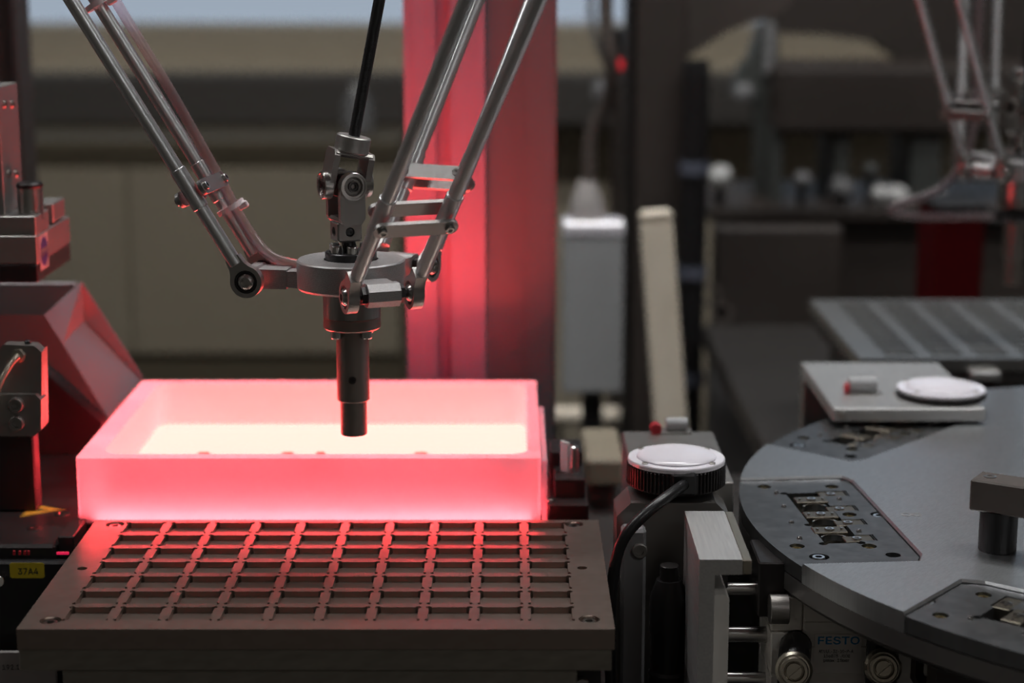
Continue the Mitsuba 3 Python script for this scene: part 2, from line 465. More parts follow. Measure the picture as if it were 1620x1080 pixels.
part(box, 'inner_wall', trimesh.Trimesh(vv, ff[inn], process=False), 'm_opal_inner', label='milky inner wall of the box', smooth=25)
pan = [(bx0 + .0150, by0 + .0110, ZE), (bx1 - .0080, by0 + .0110, ZE), (bx1 - .0080, by1 - .0105, ZE), (bx0 + .0150, by1 - .0105, ZE)]
part(box, 'light_panel', trimesh.Trimesh(pan, [[0, 1, 2], [0, 2, 3]], process=False), 'm_black_matt', label='glowing panel at the bottom of the box', smooth=False, emitter=area(BOXLIGHT))
ZS = .9965
strips = [[(bx0 + .012, by0 + .002), (bx1 - .006, by0 + .002), (bx1 - .006, by0 + .0095), (bx0 + .012, by0 + .0095)], [(bx0 + .012, by1 - .0095), (bx1 - .006, by1 - .0095), (bx1 - .006, by1 - .002), (bx0 + .012, by1 - .002)],
          [(bx0 + .002, by0 + .012), (bx0 + .012, by0 + .012), (bx0 + .012, by1 - .012), (bx0 + .002, by1 - .012)], [(bx1 - .0065, by0 + .012), (bx1 - .002, by0 + .012), (bx1 - .002, by1 - .012), (bx1 - .0065, by1 - .012)]]
sv = [(x, y, ZS) for st_ in strips for x, y in st_]
sv += [(x, y, .9845) for x, y in ((bx1 + .0008, by0 + .022), (bx1 + .0044, by0 + .022), (bx1 + .0044, by1 - .062), (bx1 + .0008, by1 - .062))]  # unseen strip under the side ledge, placed to light it and the clamp
part(box, 'unseen_edge_light', trimesh.Trimesh(sv, [f for i in range(5) for f in ([4 * i, 4 * i + 1, 4 * i + 2], [4 * i, 4 * i + 2, 4 * i + 3])], process=False), 'm_black_matt', label='unseen backlight under the walls of the box', smooth=False, emitter=area(EDGELIGHT))
part(box, 'box_base', rbox((bx0 - .0015, by0 + .001, .968), (bx1 + .001, by1, ZE - .0125), .001), 'm_black_metal')
part(box, 'base_block', rbox((bx0 + .02, by0 + .03, BED - .0005), (bx1 - .02, by1 - .02, .9682), .001), 'm_bed')
lv_, lf2, _ = meshkit.arrays(rbox((bx1 + .0004, by0 + .02, .984), (bx1 + .0048, by1 - .06, 1.034), .0008))
part(box, 'side_ledge', trimesh.Trimesh(lv_, [f for f in lf2 if lv_[f][:, 2].max() > .9855], process=False), 'm_opal', smooth=25)
for px, wd, hh in ((322, .014, .0045), (455, .015, .0055), (507, .014, .0065), (666, .016, .005)):
    c = onz(px, 716.0, ZE + hh)
    k = thing('small_part', {322: 'tiny flat metal part lying leftmost in the glowing box', 455: 'tiny flat metal part in the glowing box, second from left', 507: 'tiny domed metal part in the glowing box just left of the gripper tip', 666: 'tiny flat metal part lying rightmost in the glowing box'}[px], 'metal part', 'small parts lying in the light box')
    zb = ZE + .0002
    a = 0.4 if px == 507 else 0.05
    m = rbox((-wd / 2, -.004, 0), (wd / 2, .004, hh * .6), .0012)
    m = m + lathe([(wd * .3, 0), (wd * .3, hh * .7), (wd * .22, hh)], (0, 0, 0), seg=20) if px == 507 else m + rbox((-wd * .3, -.003, hh * .5), (wd * .3, .003, hh), .001)
    scene[k] = mikit.ply(m.rotate([0, 0, a * 57]).translate([c[0], c[1], zb]), 'm_part', smooth=30)

# ------------------------------------------------------------------ delta robots
UP = V(0, 0, 1)


def delta(key, O, yaw, leans, rodlen, prof, shaft_dir, k=1.0, hose=None):
    """O: centre of the platform at the height of the ball joints; leans: one unit vector per arm along its rods."""
    cx, cy, z = O
    zb, ztop = prof['plat']
    R0 = .0345 * k
    body = lathe([(R0 * .72, zb - z - .0018), (R0 * .97, zb - z), (R0, zb - z + .0015), (R0, ztop - z - .001), (R0 - .001, ztop - z)], (cx, cy, z), seg=64)
    arms = []
    for i, dg in enumerate((172, 292, 62)):
        a = math.radians(dg + yaw)
        e, p = V(math.cos(a), math.sin(a), 0), V(-math.sin(a), math.cos(a), 0)
        RA, HS = .0625 * k, .0205 * k
        Rm = np.stack([e, p, UP], 1)
        neck = hull([V(cx, cy, z) + Rm @ q for q in (
            (.026 * k, -.017 * k, -.0075), (.026 * k, .017 * k, -.0075), (.026 * k, -.017 * k, .004), (.026 * k, .017 * k, .004),
            (.046 * k, -.0085 * k, -.0058), (.046 * k, .0085 * k, -.0058), (.046 * k, -.0085 * k, .0035), (.046 * k, .0085 * k, .0035))]) if i else \
            hull([V(cx, cy, z) + Rm @ q for q in (
                (.026 * k, -.012 * k, -.006), (.026 * k, .012 * k, -.006), (.026 * k, -.012 * k, .0055), (.026 * k, .012 * k, .0055),
                (.052 * k, -.0075 * k, -.0045), (.052 * k, .0075 * k, -.0045), (.052 * k, -.0075 * k, .0042), (.052 * k, .0075 * k, .0042))])
        oc = prism(ngon(.0078 * k, 8, math.pi / 8), .0205 * k, np.stack([e, UP, -p], 1), V(cx, cy, z) + e * RA + p * .01025 * k)
        nb = hull([V(cx, cy, z) + Rm @ q for q in (
            (.040 * k, -.010 * k, -.0065), (.040 * k, .010 * k, -.0065), (.040 * k, -.010 * k, .0058), (.040 * k, .010 * k, .0058),
            (.0605 * k, -.010 * k, -.0065), (.0605 * k, .010 * k, -.0065), (.0605 * k, -.010 * k, .0060), (.0605 * k, .010 * k, .0060))])
        body = body + neck + oc + nb
        arms.append((e, p, RA, HS, leans[i]))
    body = body - rod((cx, cy, ztop - .004), (cx, cy, ztop + .01), .0172 * k, seg=48)
    part(key, 'platform', body, 'm_cast', label='cast aluminium three-armed platform', smooth=30)
    for i, (e, p, RA, HS, d) in enumerate(arms):
        joint = V(cx, cy, z) + e * RA
        for s in (-1, 1):
            B = joint + p * HS * s
            r = part(key, 'rod', [rod(B + d * .0125 * k, B + d * rodlen, .0044 * k, seg=32)], 'm_rod')
            # eye end: ring around the ball, shoulder running into the rod
            ax = p
            x = unit(d - ax * np.dot(d, ax))
            fr = np.stack([x, np.cross(ax, x), ax], 1)
            eye = CS.circle(.0102 * k, 48) + CS([np.array([[.0040 * k, -.0092 * k], [.0085 * k, -.0066 * k], [.0115 * k, -.0053 * k], [.0175 * k, -.0047 * k], [.0175 * k, .0047 * k], [.0115 * k, .0053 * k], [.0085 * k, .0066 * k], [.0040 * k, .0092 * k]])], m3.FillRule.NonZero)
            eye = MF.extrude(eye - CS.circle(.0074 * k, 40), .0068 * k).translate([0, 0, -.0034 * k])
            part(r, 'rod_eye', put(eye, fr, B), 'm_alu', smooth=30)
            part(r, 'bearing_race', ringlathe([(.0058 * k, -.0030 * k), (.0073 * k, -.0030 * k), (.0073 * k, .0030 * k), (.0058 * k, .0030 * k)], B, ax), 'm_black', smooth=30)
            a0 = np.linspace(-1.0, 1.0, 13)
            ballp = [(math.cos(q) * .0062 * k, math.sin(q) * .0062 * k) for q in a0]
            ball = lathe(ballp, B, ax * s, 36)
            ball = ball - put(MF.extrude(CS([ngon(.0026 * k)], m3.FillRule.NonZero), .02).translate([0, 0, .0028 * k]), frame(ax * s), B)
            part(r, 'ball', ball, 'm_steel', smooth=30)
            st = lathe([(.0030 * k, .0105 * k - .0007), (.0030 * k, .0168 * k)], joint, ax * s, 20) + \
                prism(ngon(.0058 * k, 6, .3), .0032 * k, frame(ax * s), joint + ax * s * .0103 * k)
            part(key, 'joint_stud', st, 'm_black_metal', label='black stud with hexagon nut', smooth=30)
            # thicker sleeve where the link plates sit
            part(r, 'rod_sleeve', rod(B + d * .054 * k, B + d * .082 * k, .0052 * k, seg=28), 'm_rod', smooth=30)
        q = joint + d * .0645 * k
        o = unit(e - d * np.dot(e, d))
        ln = unit(np.cross(o, p))
        for s in (-1, 1):
            c = q + o * s * .0072 * k
            Rl = np.stack([p, ln, o * s], 1)
            pl = MF.extrude((CS.circle(.0050 * k, 24).translate([-HS - .0005, 0]) + CS.circle(.0050 * k, 24).translate([HS + .0005, 0]) + rect(-HS, -.0050 * k, HS, .0050 * k)), .0026 * k)
            lk = part(key, 'link_plate', put(pl, Rl if np.linalg.det(Rl) > 0 else np.stack([-p, ln, o * s], 1), c), 'm_link', label='flat steel link plate between two rods', smooth=30)
            for t in (-1, 1):
                part(lk, 'screw', screw(c + p * t * HS + o * s * .0025 * k, o * s, .0028 * k, .0024 * k, seg=18), 'm_steel', smooth=30)
    # the gripper below
    zt_, zs, zf, zc2 = prof['tip'], prof['step'], prof['flange'], prof['cup']
    if zt_ is not None:
        part(key, 'bearing_cup', lathe([(.0183 * k, zc2 - .0004), (.0183 * k, zb + .002)], (cx, cy, 0), seg=56), 'm_cup', smooth=30)
        part(key, 'flange_ring', lathe([(.0170 * k, zf), (.0183 * k, zf + .0012), (.0183 * k, zc2 - .0012), (.0178 * k, zc2 - .0004)], (cx, cy, 0), seg=56), 'm_tool', smooth=30)
        g = lathe([(.0080 * k, zt_), (.0085 * k, zt_ + .0006), (.0085 * k, zs), (.0094 * k, zs), (.0104 * k, zs + .001), (.0104 * k, zf + .0005)], (cx, cy, 0), seg=56)
        hz = zat(596, cy) if k == 1.0 else zt_ + .04
        g = g - rod((cx + .0004, cy - .02, hz), (cx + .0004, cy - .0092, hz), .0026, seg=20)
        gt = part(key, 'gripper_tube', g, 'm_tool', label='dark stepped gripper tube', smooth=30)
        part(gt, 'set_screw', screw((cx + .0004, cy - .0088, hz), (0, -1, 0), .0022, .0016, seg=18) if k == 1.0 else rod((cx, cy - .0088, hz), (cx, cy - .0106, hz), .0022), 'm_black_metal')
        for j in range(4):
            a = math.radians(47 + 90 * j)
            part(key, 'flange_screw', screw((cx + .0137 * k * math.cos(a), cy + .0137 * k * math.sin(a), zf), (0, 0, -1), .0034 * k, .0048 * k), 'm_steel', smooth=30)
    # clamp, stub and universal joint above
    part(key, 'clamp_ring', lathe([(.0164 * k, ztop - .0038), (.0164 * k, ztop + .0042 * k), (.0158 * k, ztop + .0048 * k)], (cx, cy, 0), seg=56), 'm_black', label='black clamp ring', smooth=30)
    for j in range(6):
        a = math.radians(-20 + 60 * j)
        part(key, 'clamp_screw', screw((cx + .0112 * k * math.cos(a), cy + .0112 * k * math.sin(a), ztop + .0046 * k), (0, 0, 1), .0035 * k, .0048 * k), 'm_steel', smooth=30)
    zj = prof['joint']                                                 # height of the cross pins
    ux = cx + prof['dx']
    st0, st1 = zj - .0335 * k, zj - .0185 * k
    part(key, 'stub_shaft', rod((cx, cy, ztop + .004), (ux, cy, st0 + .003), .0044 * k), 'm_black')
    a = math.radians(yaw - 26)
    ex, ey = V(math.cos(-math.radians(25)) if yaw == 0 else math.cos(a), -math.sin(-math.radians(25)) * 1.0 if yaw == 0 else math.sin(a), 0), None
    ex = unit(V(math.cos(math.radians(25)), math.sin(math.radians(25)), 0)) if yaw == 0 else unit(V(math.cos(a), math.sin(a), 0))
    ey = V(-ex[1], ex[0], 0)
    Rj = np.stack([ex, ey, UP], 1)
    C = V(ux, cy, zj)
    w = .0135 * k                                                      # half width of a fork
    def fork(Rf, c, thick, along, top):
        """A fork: two cheeks along the axis 'along' (0 or 1), bridge at z=top, cheeks end round at the pins."""
        h = abs(top)
        s = 1 if top > 0 else -1
        prof2 = CS([np.array([[-w * .62, 0], [w * .62, 0], [w * .62, h * .86], [w * .46, h], [-w * .46, h], [-w * .62, h * .86]]) * [1, s]], m3.FillRule.Positive if s > 0 else m3.FillRule.NonZero) + CS.circle(w * .62, 28)
        out = None
        for t in (-1, 1):
            ch = MF.extrude(prof2, thick)
            # local: x = across, y = height, extruded along the cheek's normal
            n = V(1, 0, 0) if along == 0 else V(0, 1, 0)
            x = V(0, 1, 0) if along == 0 else V(-1, 0, 0)
            Rc = np.stack([x, V(0, 0, 1), n], 1)
            ch = put(ch, Rc, n * (t * (w - thick / 2) - thick / 2))
            out = ch if out is None else out + ch
        q0, q1 = (h - thick * 1.0) * s, h * s
        br = rbox((-w, -w * .6, min(q0, q1)), (w, w * .6, max(q0, q1)), .0022 * k) if along == 0 else rbox((-w * .6, -w, min(q0, q1)), (w * .6, w, max(q0, q1)), .0022 * k)
        return put(out + br, Rf, c)
    hu, hl = prof['fork'][0], prof['fork'][1]
    uf = part(key, 'upper_fork', fork(prof['tilt'] @ Rj, C, .0040 * k, 0, hu), 'm_alu_dark', label='upper fork of the universal joint', smooth=30)
    lf = part(key, 'lower_fork', fork(Rj, C, .0040 * k, 1, -hl), 'm_alu_dark', label='lower fork of the universal joint', smooth=30)
    part(key, 'joint_cross', [put(rbox((-.0075 * k, -.0075 * k, -.0075 * k), (.0075 * k, .0075 * k, .0075 * k), .001), Rj, C)], 'm_black_metal')
    for holder, axes in ((uf, (ex, -ex)), (lf, (ey, -ey))):
        for ax in axes:
            p0 = C + ax * (w - .003 * k)
            part(holder, 'bearing', ringlathe([(.0062 * k, 0), (.0088 * k, 0), (.0088 * k, .0052 * k), (.0084 * k, .0056 * k), (.0076 * k, .0056 * k), (.0074 * k, .0048 * k), (.0062 * k, .0048 * k)], p0, ax), 'm_steel', smooth=30)
            part(holder, 'bearing_core', [ringlathe([(.0030 * k, 0), (.0064 * k, 0), (.0064 * k, .0044 * k), (.0052 * k, .0046 * k), (.0050 * k, .0042 * k), (.0036 * k, .0042 * k), (.0034 * k, .0056 * k), (.0030 * k, .0056 * k)], p0, ax)], 'm_core', smooth=30)
            part(holder, 'pin', screw(p0, ax, .0032 * k, .0050 * k, seg=20), 'm_black_metal', smooth=30)
    col = lbox(C + UP * (-hl - .0055 * k), (.0165 * k, .0150 * k, .0125 * k), Rj, .001) - rod(C + UP * (-hl - .0055 * k) - ey * .02, C + UP * (-hl - .0055 * k) - ey * .004, .0030 * k, seg=20) \
        - rod(C + UP * (-hl - .0055 * k) - ex * .02, C + UP * (-hl - .0055 * k) - ex * .004, .0030 * k, seg=20)
    cl = part(key, 'clamp_collar', col, 'm_alu_dark', smooth=30)
    part(cl, 'screw', screw(C + UP * (-hl - .0055 * k) - ey * .0045 * k, -ey, .0026 * k, .0020 * k, seg=18), 'm_black')
    part(cl, 'screw', screw(C + UP * (-hl - .0055 * k) - ex * .0045 * k, -ex, .0026 * k, .0020 * k, seg=18), 'm_black')
    sd = unit(shaft_dir)
    c1 = C + prof['tilt'] @ V(0, 0, 1) * hu
    part(uf, 'fork_collar', rod(c1 - sd * .001, c1 + sd * prof['collar'], .0110 * k, seg=40, b=.0008), 'm_alu', smooth=30)
    sh = part(key, 'drive_shaft', rod(c1, c1 + sd * rodlen, .0036 * k, seg=28), 'm_black', label='black shaft with faint printed characters', smooth=30)
    return c1, sd


# first robot
GY = 1.17
gx = at(556, 450, GY)[0]
GZ = 1.172
bl = V(gx, GY, GZ)


def ballpos(dg, s, k=1.0):
    a = math.radians(dg)
    return bl + V(math.cos(a), math.sin(a), 0) * .0625 + V(-math.sin(a), math.cos(a), 0) * .0205 * s


l0 = unit(at(152, 0, GY + .012 + .0165) - ballpos(172, -1))
b1 = ballpos(292, -1)
l1 = unit(at(738, 0, b1[1] - .115) - b1)
b2 = ballpos(62, 1)
l2 = unit(at(757, 0, b2[1] + .085) - b2)
sdir = unit(at(602, 0, GY) - at(562, 215, GY))
tilt_a = math.atan2(sdir[0], sdir[2])
tilt = np.array([[math.cos(tilt_a), 0, math.sin(tilt_a)], [0, 1, 0], [-math.sin(tilt_a), 0, math.cos(tilt_a)]])
zj = zat(291, GY)
prof1 = dict(plat=(zat(455, GY), zat(409, GY)), tip=zat(686, GY), step=zat(633, GY), flange=zat(519, GY), cup=zat(498, GY), joint=zj, dx=at(549, 300, GY)[0] - at(556, 300, GY)[0],
             fork=(zat(237, GY) - zj, zj - zat(351, GY)), tilt=tilt, collar=.0095)
rb = thing('delta_robot', 'large delta robot with steel rods and dark gripper tube over the glowing red box', 'delta robot')
c1, sd = delta(rb, (gx, GY, GZ), 0, (l0, l1, l2), .40, prof1, sdir)
# print on the shaft, reading upwards, towards the camera
nrm = unit(V(.30, -1, 0) - sd * np.dot(V(.30, -1, 0), sd))
pr = [text(ch, .0026, c1 + sd * (.0135 + i * .00235) + nrm * .00352 + np.cross(sd, nrm) * .0012, sd, np.cross(nrm, sd), .00012) for i, ch in enumerate('SDCE JAPAN LBAGS E047 65') if ch != ' ']
part(rb + '__drive_shaft', 'print', pr, 'm_ink_grey', smooth=False)
# hose along the left rods and its ties
hp_ = [at(x, y, d) for x, y, d in ((96, -150, 1.205), (142, -70, 1.205), (182, 0, 1.204), (231, 80, 1.203), (279, 160, 1.202), (324, 240, 1.20), (357, 300, 1.198), (381, 345, 1.196), (405, 381, 1.194), (428, 405, 1.188), (470, 419, 1.182), (488, 424, 1.178))]
hs = part(rb, 'air_hose', tube(spline(hp_, 90), .0034, 16), 'm_hose', label='clear plastic air hose', smooth=True)
for (x, y, d) in ((374, 329, 1.19), (166, 6, 1.198)):
    c = at(x, y, d)
    t = part(hs, 'cable_tie', ringlathe([(.0086, -.0017), (.0096, -.0017), (.0096, .0017), (.0086, .0017)], c - V(.0035, 0, -.0005), l0, 28), 'm_tie', label='white cable tie', smooth=30)
    lbx = lbox(c + V(.0048, -.003, .0022), (.0066, .0052, .0046), frame(l0, (1, 0, 0)), .0008)
    part(hs, 'tie_head', lbx, 'm_tie')


# ------------------------------------------------------------------ second robot, far right
G2 = 1.78
k2 = 1.0
o2 = at(1612, 262, G2)
O2 = V(o2[0], G2, o2[2])
d226 = V(math.cos(math.radians(226)), math.sin(math.radians(226)), 0)


def bp2(dg, s):
    a = math.radians(dg + 54)
    return O2 + V(math.cos(a), math.sin(a), 0) * .0625 + V(-math.sin(a), math.cos(a), 0) * .0205 * s


q0 = bp2(172, 1)
m0 = unit(at(1437, 0, q0[1] - .05) - at(1511, 266, q0[1]))
q2 = bp2(62, -1)
m2 = unit(at(1572, 0, q2[1] + .05) - at(1563, 262, q2[1]))
m1 = unit(V(.55, .1, .9))
zj2 = zat(150, G2)
prof2 = dict(plat=(O2[2] - .012, O2[2] + .0075), tip=O2[2] - .115, step=O2[2] - .09, flange=O2[2] - .04, cup=O2[2] - .031, joint=zj2, dx=.0,
             fork=(.026, .027), tilt=np.eye(3), collar=.0095)
prof2['joint'] = O2[2] + .0075 + .0045 + .012 + .027 + .005
rb2 = thing('delta_robot', 'second delta robot far right, blurred, above the rear pallet', 'delta robot')
c2, s2 = delta(rb2, (O2[0], G2, O2[2]), 54, (m0, m1, m2), .42, prof2, V(.05, 0, 1))
hq = [at(x, y, 1.76) for x, y in ((1556, -60), (1548, 60), (1545, 150), (1538, 215), (1520, 262), (1490, 296), (1440, 318), (1408, 333), (1440, 341), (1500, 343), (1560, 343), (1592, 345))]
part(rb2, 'air_hose', tube(spline(hq, 90), .0042, 14), 'm_hose', label='clear plastic air hose with a loop', smooth=True)
g = at(1592, 343, 1.76)
part(rb2, 'hose_fitting', rod(g - V(.012, 0, 0), g + V(.02, .01, 0), .0065), 'm_black')

# ------------------------------------------------------------------ rotary table with fixtures
DZ = 1.0167
DC, DR = V(.5035, 1.186), .3505
disc = thing('rotary_table', 'large round brushed steel indexing table on the right with inset fixtures', 'rotary table')
FA = (184.6, 138.0, 230.8)
HT, RI = .0925, .262


def loc(deg):
    """u along the rim, v outwards, as a 2 x 2 matrix of columns."""
    a = math.radians(deg)
    v = V(math.cos(a), math.sin(a))
    u = V(math.sin(a), -math.cos(a))
    return np.stack([u, v], 1)


A0 = loc(FA[0])


def lp(px, py, z=DZ - .002):
    c = onz(px, py, z)
    return A0.T @ (c[:2] - DC)


def cs_place(cs, deg):
    M = loc(deg)
    # columns u, v form a left or right handed basis; keep orientation by mirroring in u where needed
    return cs.transform(np.hstack([M, DC.reshape(2, 1)]))


ch = .012
slot_poly = CS([np.array([[-HT, .5], [-HT, RI + ch * .4], [-HT + ch, RI], [HT - ch, RI], [HT, RI + ch * .4], [HT, .5]])], m3.FillRule.NonZero)
if slot_poly.area() <= 0:
    slot_poly = CS([np.array([[-HT, .5], [HT, .5], [HT, RI + ch * .4], [HT - ch, RI], [-HT + ch, RI], [-HT, RI + ch * .4]])], m3.FillRule.NonZero)
full = CS.circle(DR, 256).translate(list(DC))
top = full
for d in FA:
    top = top - cs_place(slot_poly, d)
tb = MF.extrude(top, .0125).translate([0, 0, DZ - .0125])
for d in FA:                                                            # bright chamfer along each recess
    sp = slot_poly.to_polygons()[0]
    so = slot_poly.offset(.0012, m3.JoinType.Miter).to_polygons()[0]
    tb = tb - hull([V(*(DC + loc(d) @ q), DZ - .0016) for q in sp] + [V(*(DC + loc(d) @ q), DZ + .0001) for q in so])
cup = MF.revolve(CS([np.array([[0, DZ - .0275], [DR - .004, DZ - .0275], [DR, DZ - .0235], [DR, DZ - .0126], [0, DZ - .0126]])], m3.FillRule.NonZero), 256).translate([DC[0], DC[1], 0])
part(disc, 'table_disc', tb, 'm_disc', smooth=25)
part(disc, 'table_rim', cup, 'm_rim', label='darker lower rim of the table', smooth=25)  # lower rim kept darker in colour to offset the front lamp
for px, py in ((1434, 814), (1450, 814)):
    c = onz(px, py, DZ)
    part(disc, 'index_mark', ringlathe([(.0024, -.0002), (.0034, -.0002), (.0034, .0003), (.0024, .0003)], c, (0, 0, 1), 20), 'm_alu_light')
part(disc, 'hub', lathe([(.12, DZ - .06), (.12, DZ - .0273)], (DC[0], DC[1], 0), seg=64), 'm_bed')
part(disc, 'base_column', lathe([(.10, BED), (.10, DZ - .059)], (DC[0], DC[1], 0), seg=48), 'm_bed')
ring = MF.revolve(CS([np.array([[.30, DZ - .065], [.335, DZ - .065], [.335, DZ - .0276], [.30, DZ - .0276]])], m3.FillRule.NonZero), 128).translate([DC[0], DC[1], 0])
for a in range(190, 360, 11):
    r_ = math.radians(a)
    ring = ring - put(rbox((-.012, -.02, -.012), (.012, .02, .012), .001), np.stack([V(-math.sin(r_), math.cos(r_), 0), V(math.cos(r_), math.sin(r_), 0) * -1, UP], 1), (DC[0] + .3175 * math.cos(r_), DC[1] + .3175 * math.sin(r_), DZ - .047))
ring = ring ^ MF.cube([2, 2, 2]).translate([DC[0] - .266, DC[1] - 2.0, 0])
part(disc, 'slotted_ring', ring, 'm_brown', label='dark ring with square windows under the table edge', smooth=25)

big = [lp(1209, 769), lp(1316, 769), lp(1261, 863), lp(1375, 863), lp(1344, 813)]
openh = [lp(1413, 877), lp(1337, 757)]
edge_h = [lp(1296, 880), lp(1236, 757)]
notch = lp(1390, 813)
pins = [lp(1228, 779), lp(1240, 801), lp(1252, 826), lp(1265, 851), lp(1359, 840), lp(1328, 789)]
ins = [lp(1283, 791), lp(1298, 814.5), lp(1312, 838.5)]
rins = [lp(1314, 780), lp(1328, 803), lp(1341, 825), lp(1355.5, 850)]
u_dir = 1 if (lp(1296, 880) - lp(1236, 757))[0] > 0 else -1
FT = .0095                                                              # fixture plate thickness
plate = slot_poly.offset(-.0007, m3.JoinType.Miter) ^ CS.circle(DR, 256)
for c in big + openh:
    plate = plate - circ(.0047, tuple(c), 22)
for c in edge_h:
    plate = plate - circ(.0062, tuple(c), 24)
plate = plate - circ(.0055, tuple(notch), 22) - rect(notch[0] - .0055, RI - .002, notch[0] + .0055, notch[1])
for c in pins:
    plate = plate - circ(.0019, tuple(c), 14)
# the channel with its dog-bone corners, open between the inserts
c0, c1_ = lp(1277, 779), lp(1346, 858)
cv0, cv1 = ins[0][1] - .0005, ins[0][1] + .0145
chan = rect(min(c0[0], c1_[0]), ins[1][1] - .0115, max(c0[0], c1_[0]), ins[1][1] + .0115)
for sx in (min(c0[0], c1_[0]), (c0[0] + c1_[0]) / 2 - .016, max(c0[0], c1_[0])):
    for sy in (ins[1][1] - .0115, ins[1][1] + .0125):
        chan = chan + circ(.0028, (sx, sy), 16)
plate = plate - chan
for c in rins:
    plate = plate - (rect(c[0] - .0058, c[1] - .0105, c[0] + .0058, c[1] + .0085) + rect(c[0] - .0064, c[1] - .0118, c[0] + .0064, c[1] - .0108))
PZ = DZ - .0022
pm = MF.extrude(plate, FT).translate([0, 0, PZ - FT])


def to3(deg):
    M = np.eye(3)
    M[:2, :2] = loc(deg)
    return M


HAND = np.linalg.det(to3(0)) > 0
for i, dg in enumerate(FA):
    M, o = to3(dg), V(DC[0], DC[1], 0)

    def pl(m):
        return m.transform(np.hstack([M, o.reshape(3, 1)]))

    def P3(c, z):
        q = loc(dg) @ c
        return V(DC[0] + q[0], DC[1] + q[1], z)

    fx = part(disc, 'fixture', pl(pm), 'm_fixture', label=('inset fixture plate with three small brown inserts nearest the light box', 'blurred inset fixture plate at the back of the table', 'blurred inset fixture plate at the front right of the table')[i], smooth=25)
    for c in big:
        part(fx, 'screw', screw(P3(c, PZ - FT + .0012), (0, 0, 1), .0040, .0068, seg=18), 'm_brass', smooth=30)
    for c in edge_h:
        part(fx, 'edge_screw', screw(P3(c - V(u_dir * .0015 * (1 if c is edge_h[0] else -1), 0), PZ - FT + .001), (0, 0, 1), .0044, .0082, seg=22), 'm_chrome', smooth=30)
    part(fx, 'notch_screw', screw(P3(notch, PZ - FT + .001), (0, 0, 1), .0042, .0080, seg=20), 'm_chrome', smooth=30)
    for c in pins:
        part(fx, 'pin', lathe([(.0016, 0), (.0016, .0032), (.0008, .0042)], P3(c, PZ - .0025), seg=14), 'm_steel', smooth=30)
    part(fx, 'channel_floor', pl(MF.extrude(chan.offset(-.0003, m3.JoinType.Miter), .0015).translate([0, 0, PZ - FT])), 'm_fixture')
    for c in ins:
        n_ = part(fx, 'insert', pl(rbox((c[0] - .0062, c[1] - .0108, PZ - FT + .0016), (c[0] + .0062, c[1] + .0108, PZ + .0008), .0005)), 'm_insert', smooth=25)
    for c in ins:
        part(fx, 'insert_screw', screw(P3(c, PZ + .0008), (0, 0, 1), .0032, .0009, seg=18), 'm_chrome', smooth=30)
        for t in (-1, 1):
            part(fx, 'insert_pin', lathe([(.0009, 0), (.0009, .0010)], P3(c + V(0, t * .0078), PZ + .0008), seg=10), 'm_steel')
        e_ = c + V(u_dir * .0105, 0)
        part(fx, 'spring_arc', pl(MF.extrude((circ(.0090, tuple(e_ + V(u_dir * .004, 0)), 40) - circ(.0078, tuple(e_ + V(u_dir * .004, 0)), 40)) ^ rect(*(sorted((e_[0] - u_dir * .006, e_[0] + u_dir * .0005))[0:1] + [e_[1] - .009] + sorted((e_[0] - u_dir * .006, e_[0] + u_dir * .0005))[1:] + [e_[1] + .009])), .004).translate([0, 0, PZ - .0045])), 'm_steel', smooth=30)
    for c in rins:
        part(fx, 'slide_insert', pl(rbox((c[0] - .0054, c[1] - .0102, PZ - FT + .0015), (c[0] + .0054, c[1] + .0082, PZ - .0006), .0004)), 'm_insert', smooth=25)
        part(fx, 'slide_screw', screw(P3(c, PZ - .0007), (0, 0, 1), .0032, .0010, seg=18), 'm_chrome', smooth=30)

# arm with a black cylinder reaching over the table
arm = thing('proximity_sensor', 'grey square arm with a black cylinder hanging over the rotary table at the right edge', 'sensor arm')
p1 = onz(1535, 758, DZ + .045)
A1 = p1
ax_ = unit(V(1.0, -.62, 0))
bx_ = unit(V(.62, 1.0, 0))
Ra = np.stack([ax_, bx_, UP], 1)
hA = .0195
part(arm, 'arm_bar', put(rbox((0, 0, -hA), (.16, .022, 0), .001), Ra, A1), 'm_brown_light', smooth=25)
sc = A1 + ax_ * .0085 + bx_ * .012
part(arm, 'screw', screw(sc + UP * (-.0005), UP, .004, .0010), 'm_steel')
cc = A1 + ax_ * .0155 + bx_ * .011
part(arm, 'sensor_cylinder', lathe([(.0105, 0), (.0115, .001), (.0115, .0262)], cc - UP * (hA + .026)), 'm_black', label='black cylinder under the arm', smooth=30)
part(arm, 'arm_post', put(rbox((.135, -.004, -.0195), (.165, .026, .06), .001), Ra, A1), 'm_brown')

# ------------------------------------------------------------------ stop bracket and pneumatic cylinder below the table
br = thing('stop_bracket', 'bright aluminium L-shaped bracket standing beside the rotary table', 'bracket')
ZB = 1.0285
f0, f1, f2 = onz(1106.7, 885, ZB), onz(1174.7, 884, ZB), onz(1189, 883, ZB)
y0, y1 = f0[1], onz(1085, 808, ZB)[1]
th = .0092
prof_ = [(f0[0], ZB), (f1[0], ZB), (f1[0], ZB - th), (f0[0] + .0092, ZB - th), (f0[0] + .0092, .935), (f0[0], .935)]
part(br, 'angle_plate', prism([(x, z) for x, z in prof_[::-1]], y1 - y0, np.stack([V(1, 0, 0), UP, V(0, -1, 0)], 1), (0, y1, 0)), 'm_alu_light', smooth=25)
part(br, 'edge_strip', rbox((f1[0] + .0002, y0, ZB - th), (f2[0], y1, ZB - .0003), .0005), 'm_nickel', label='narrow brownish strip along the edge')
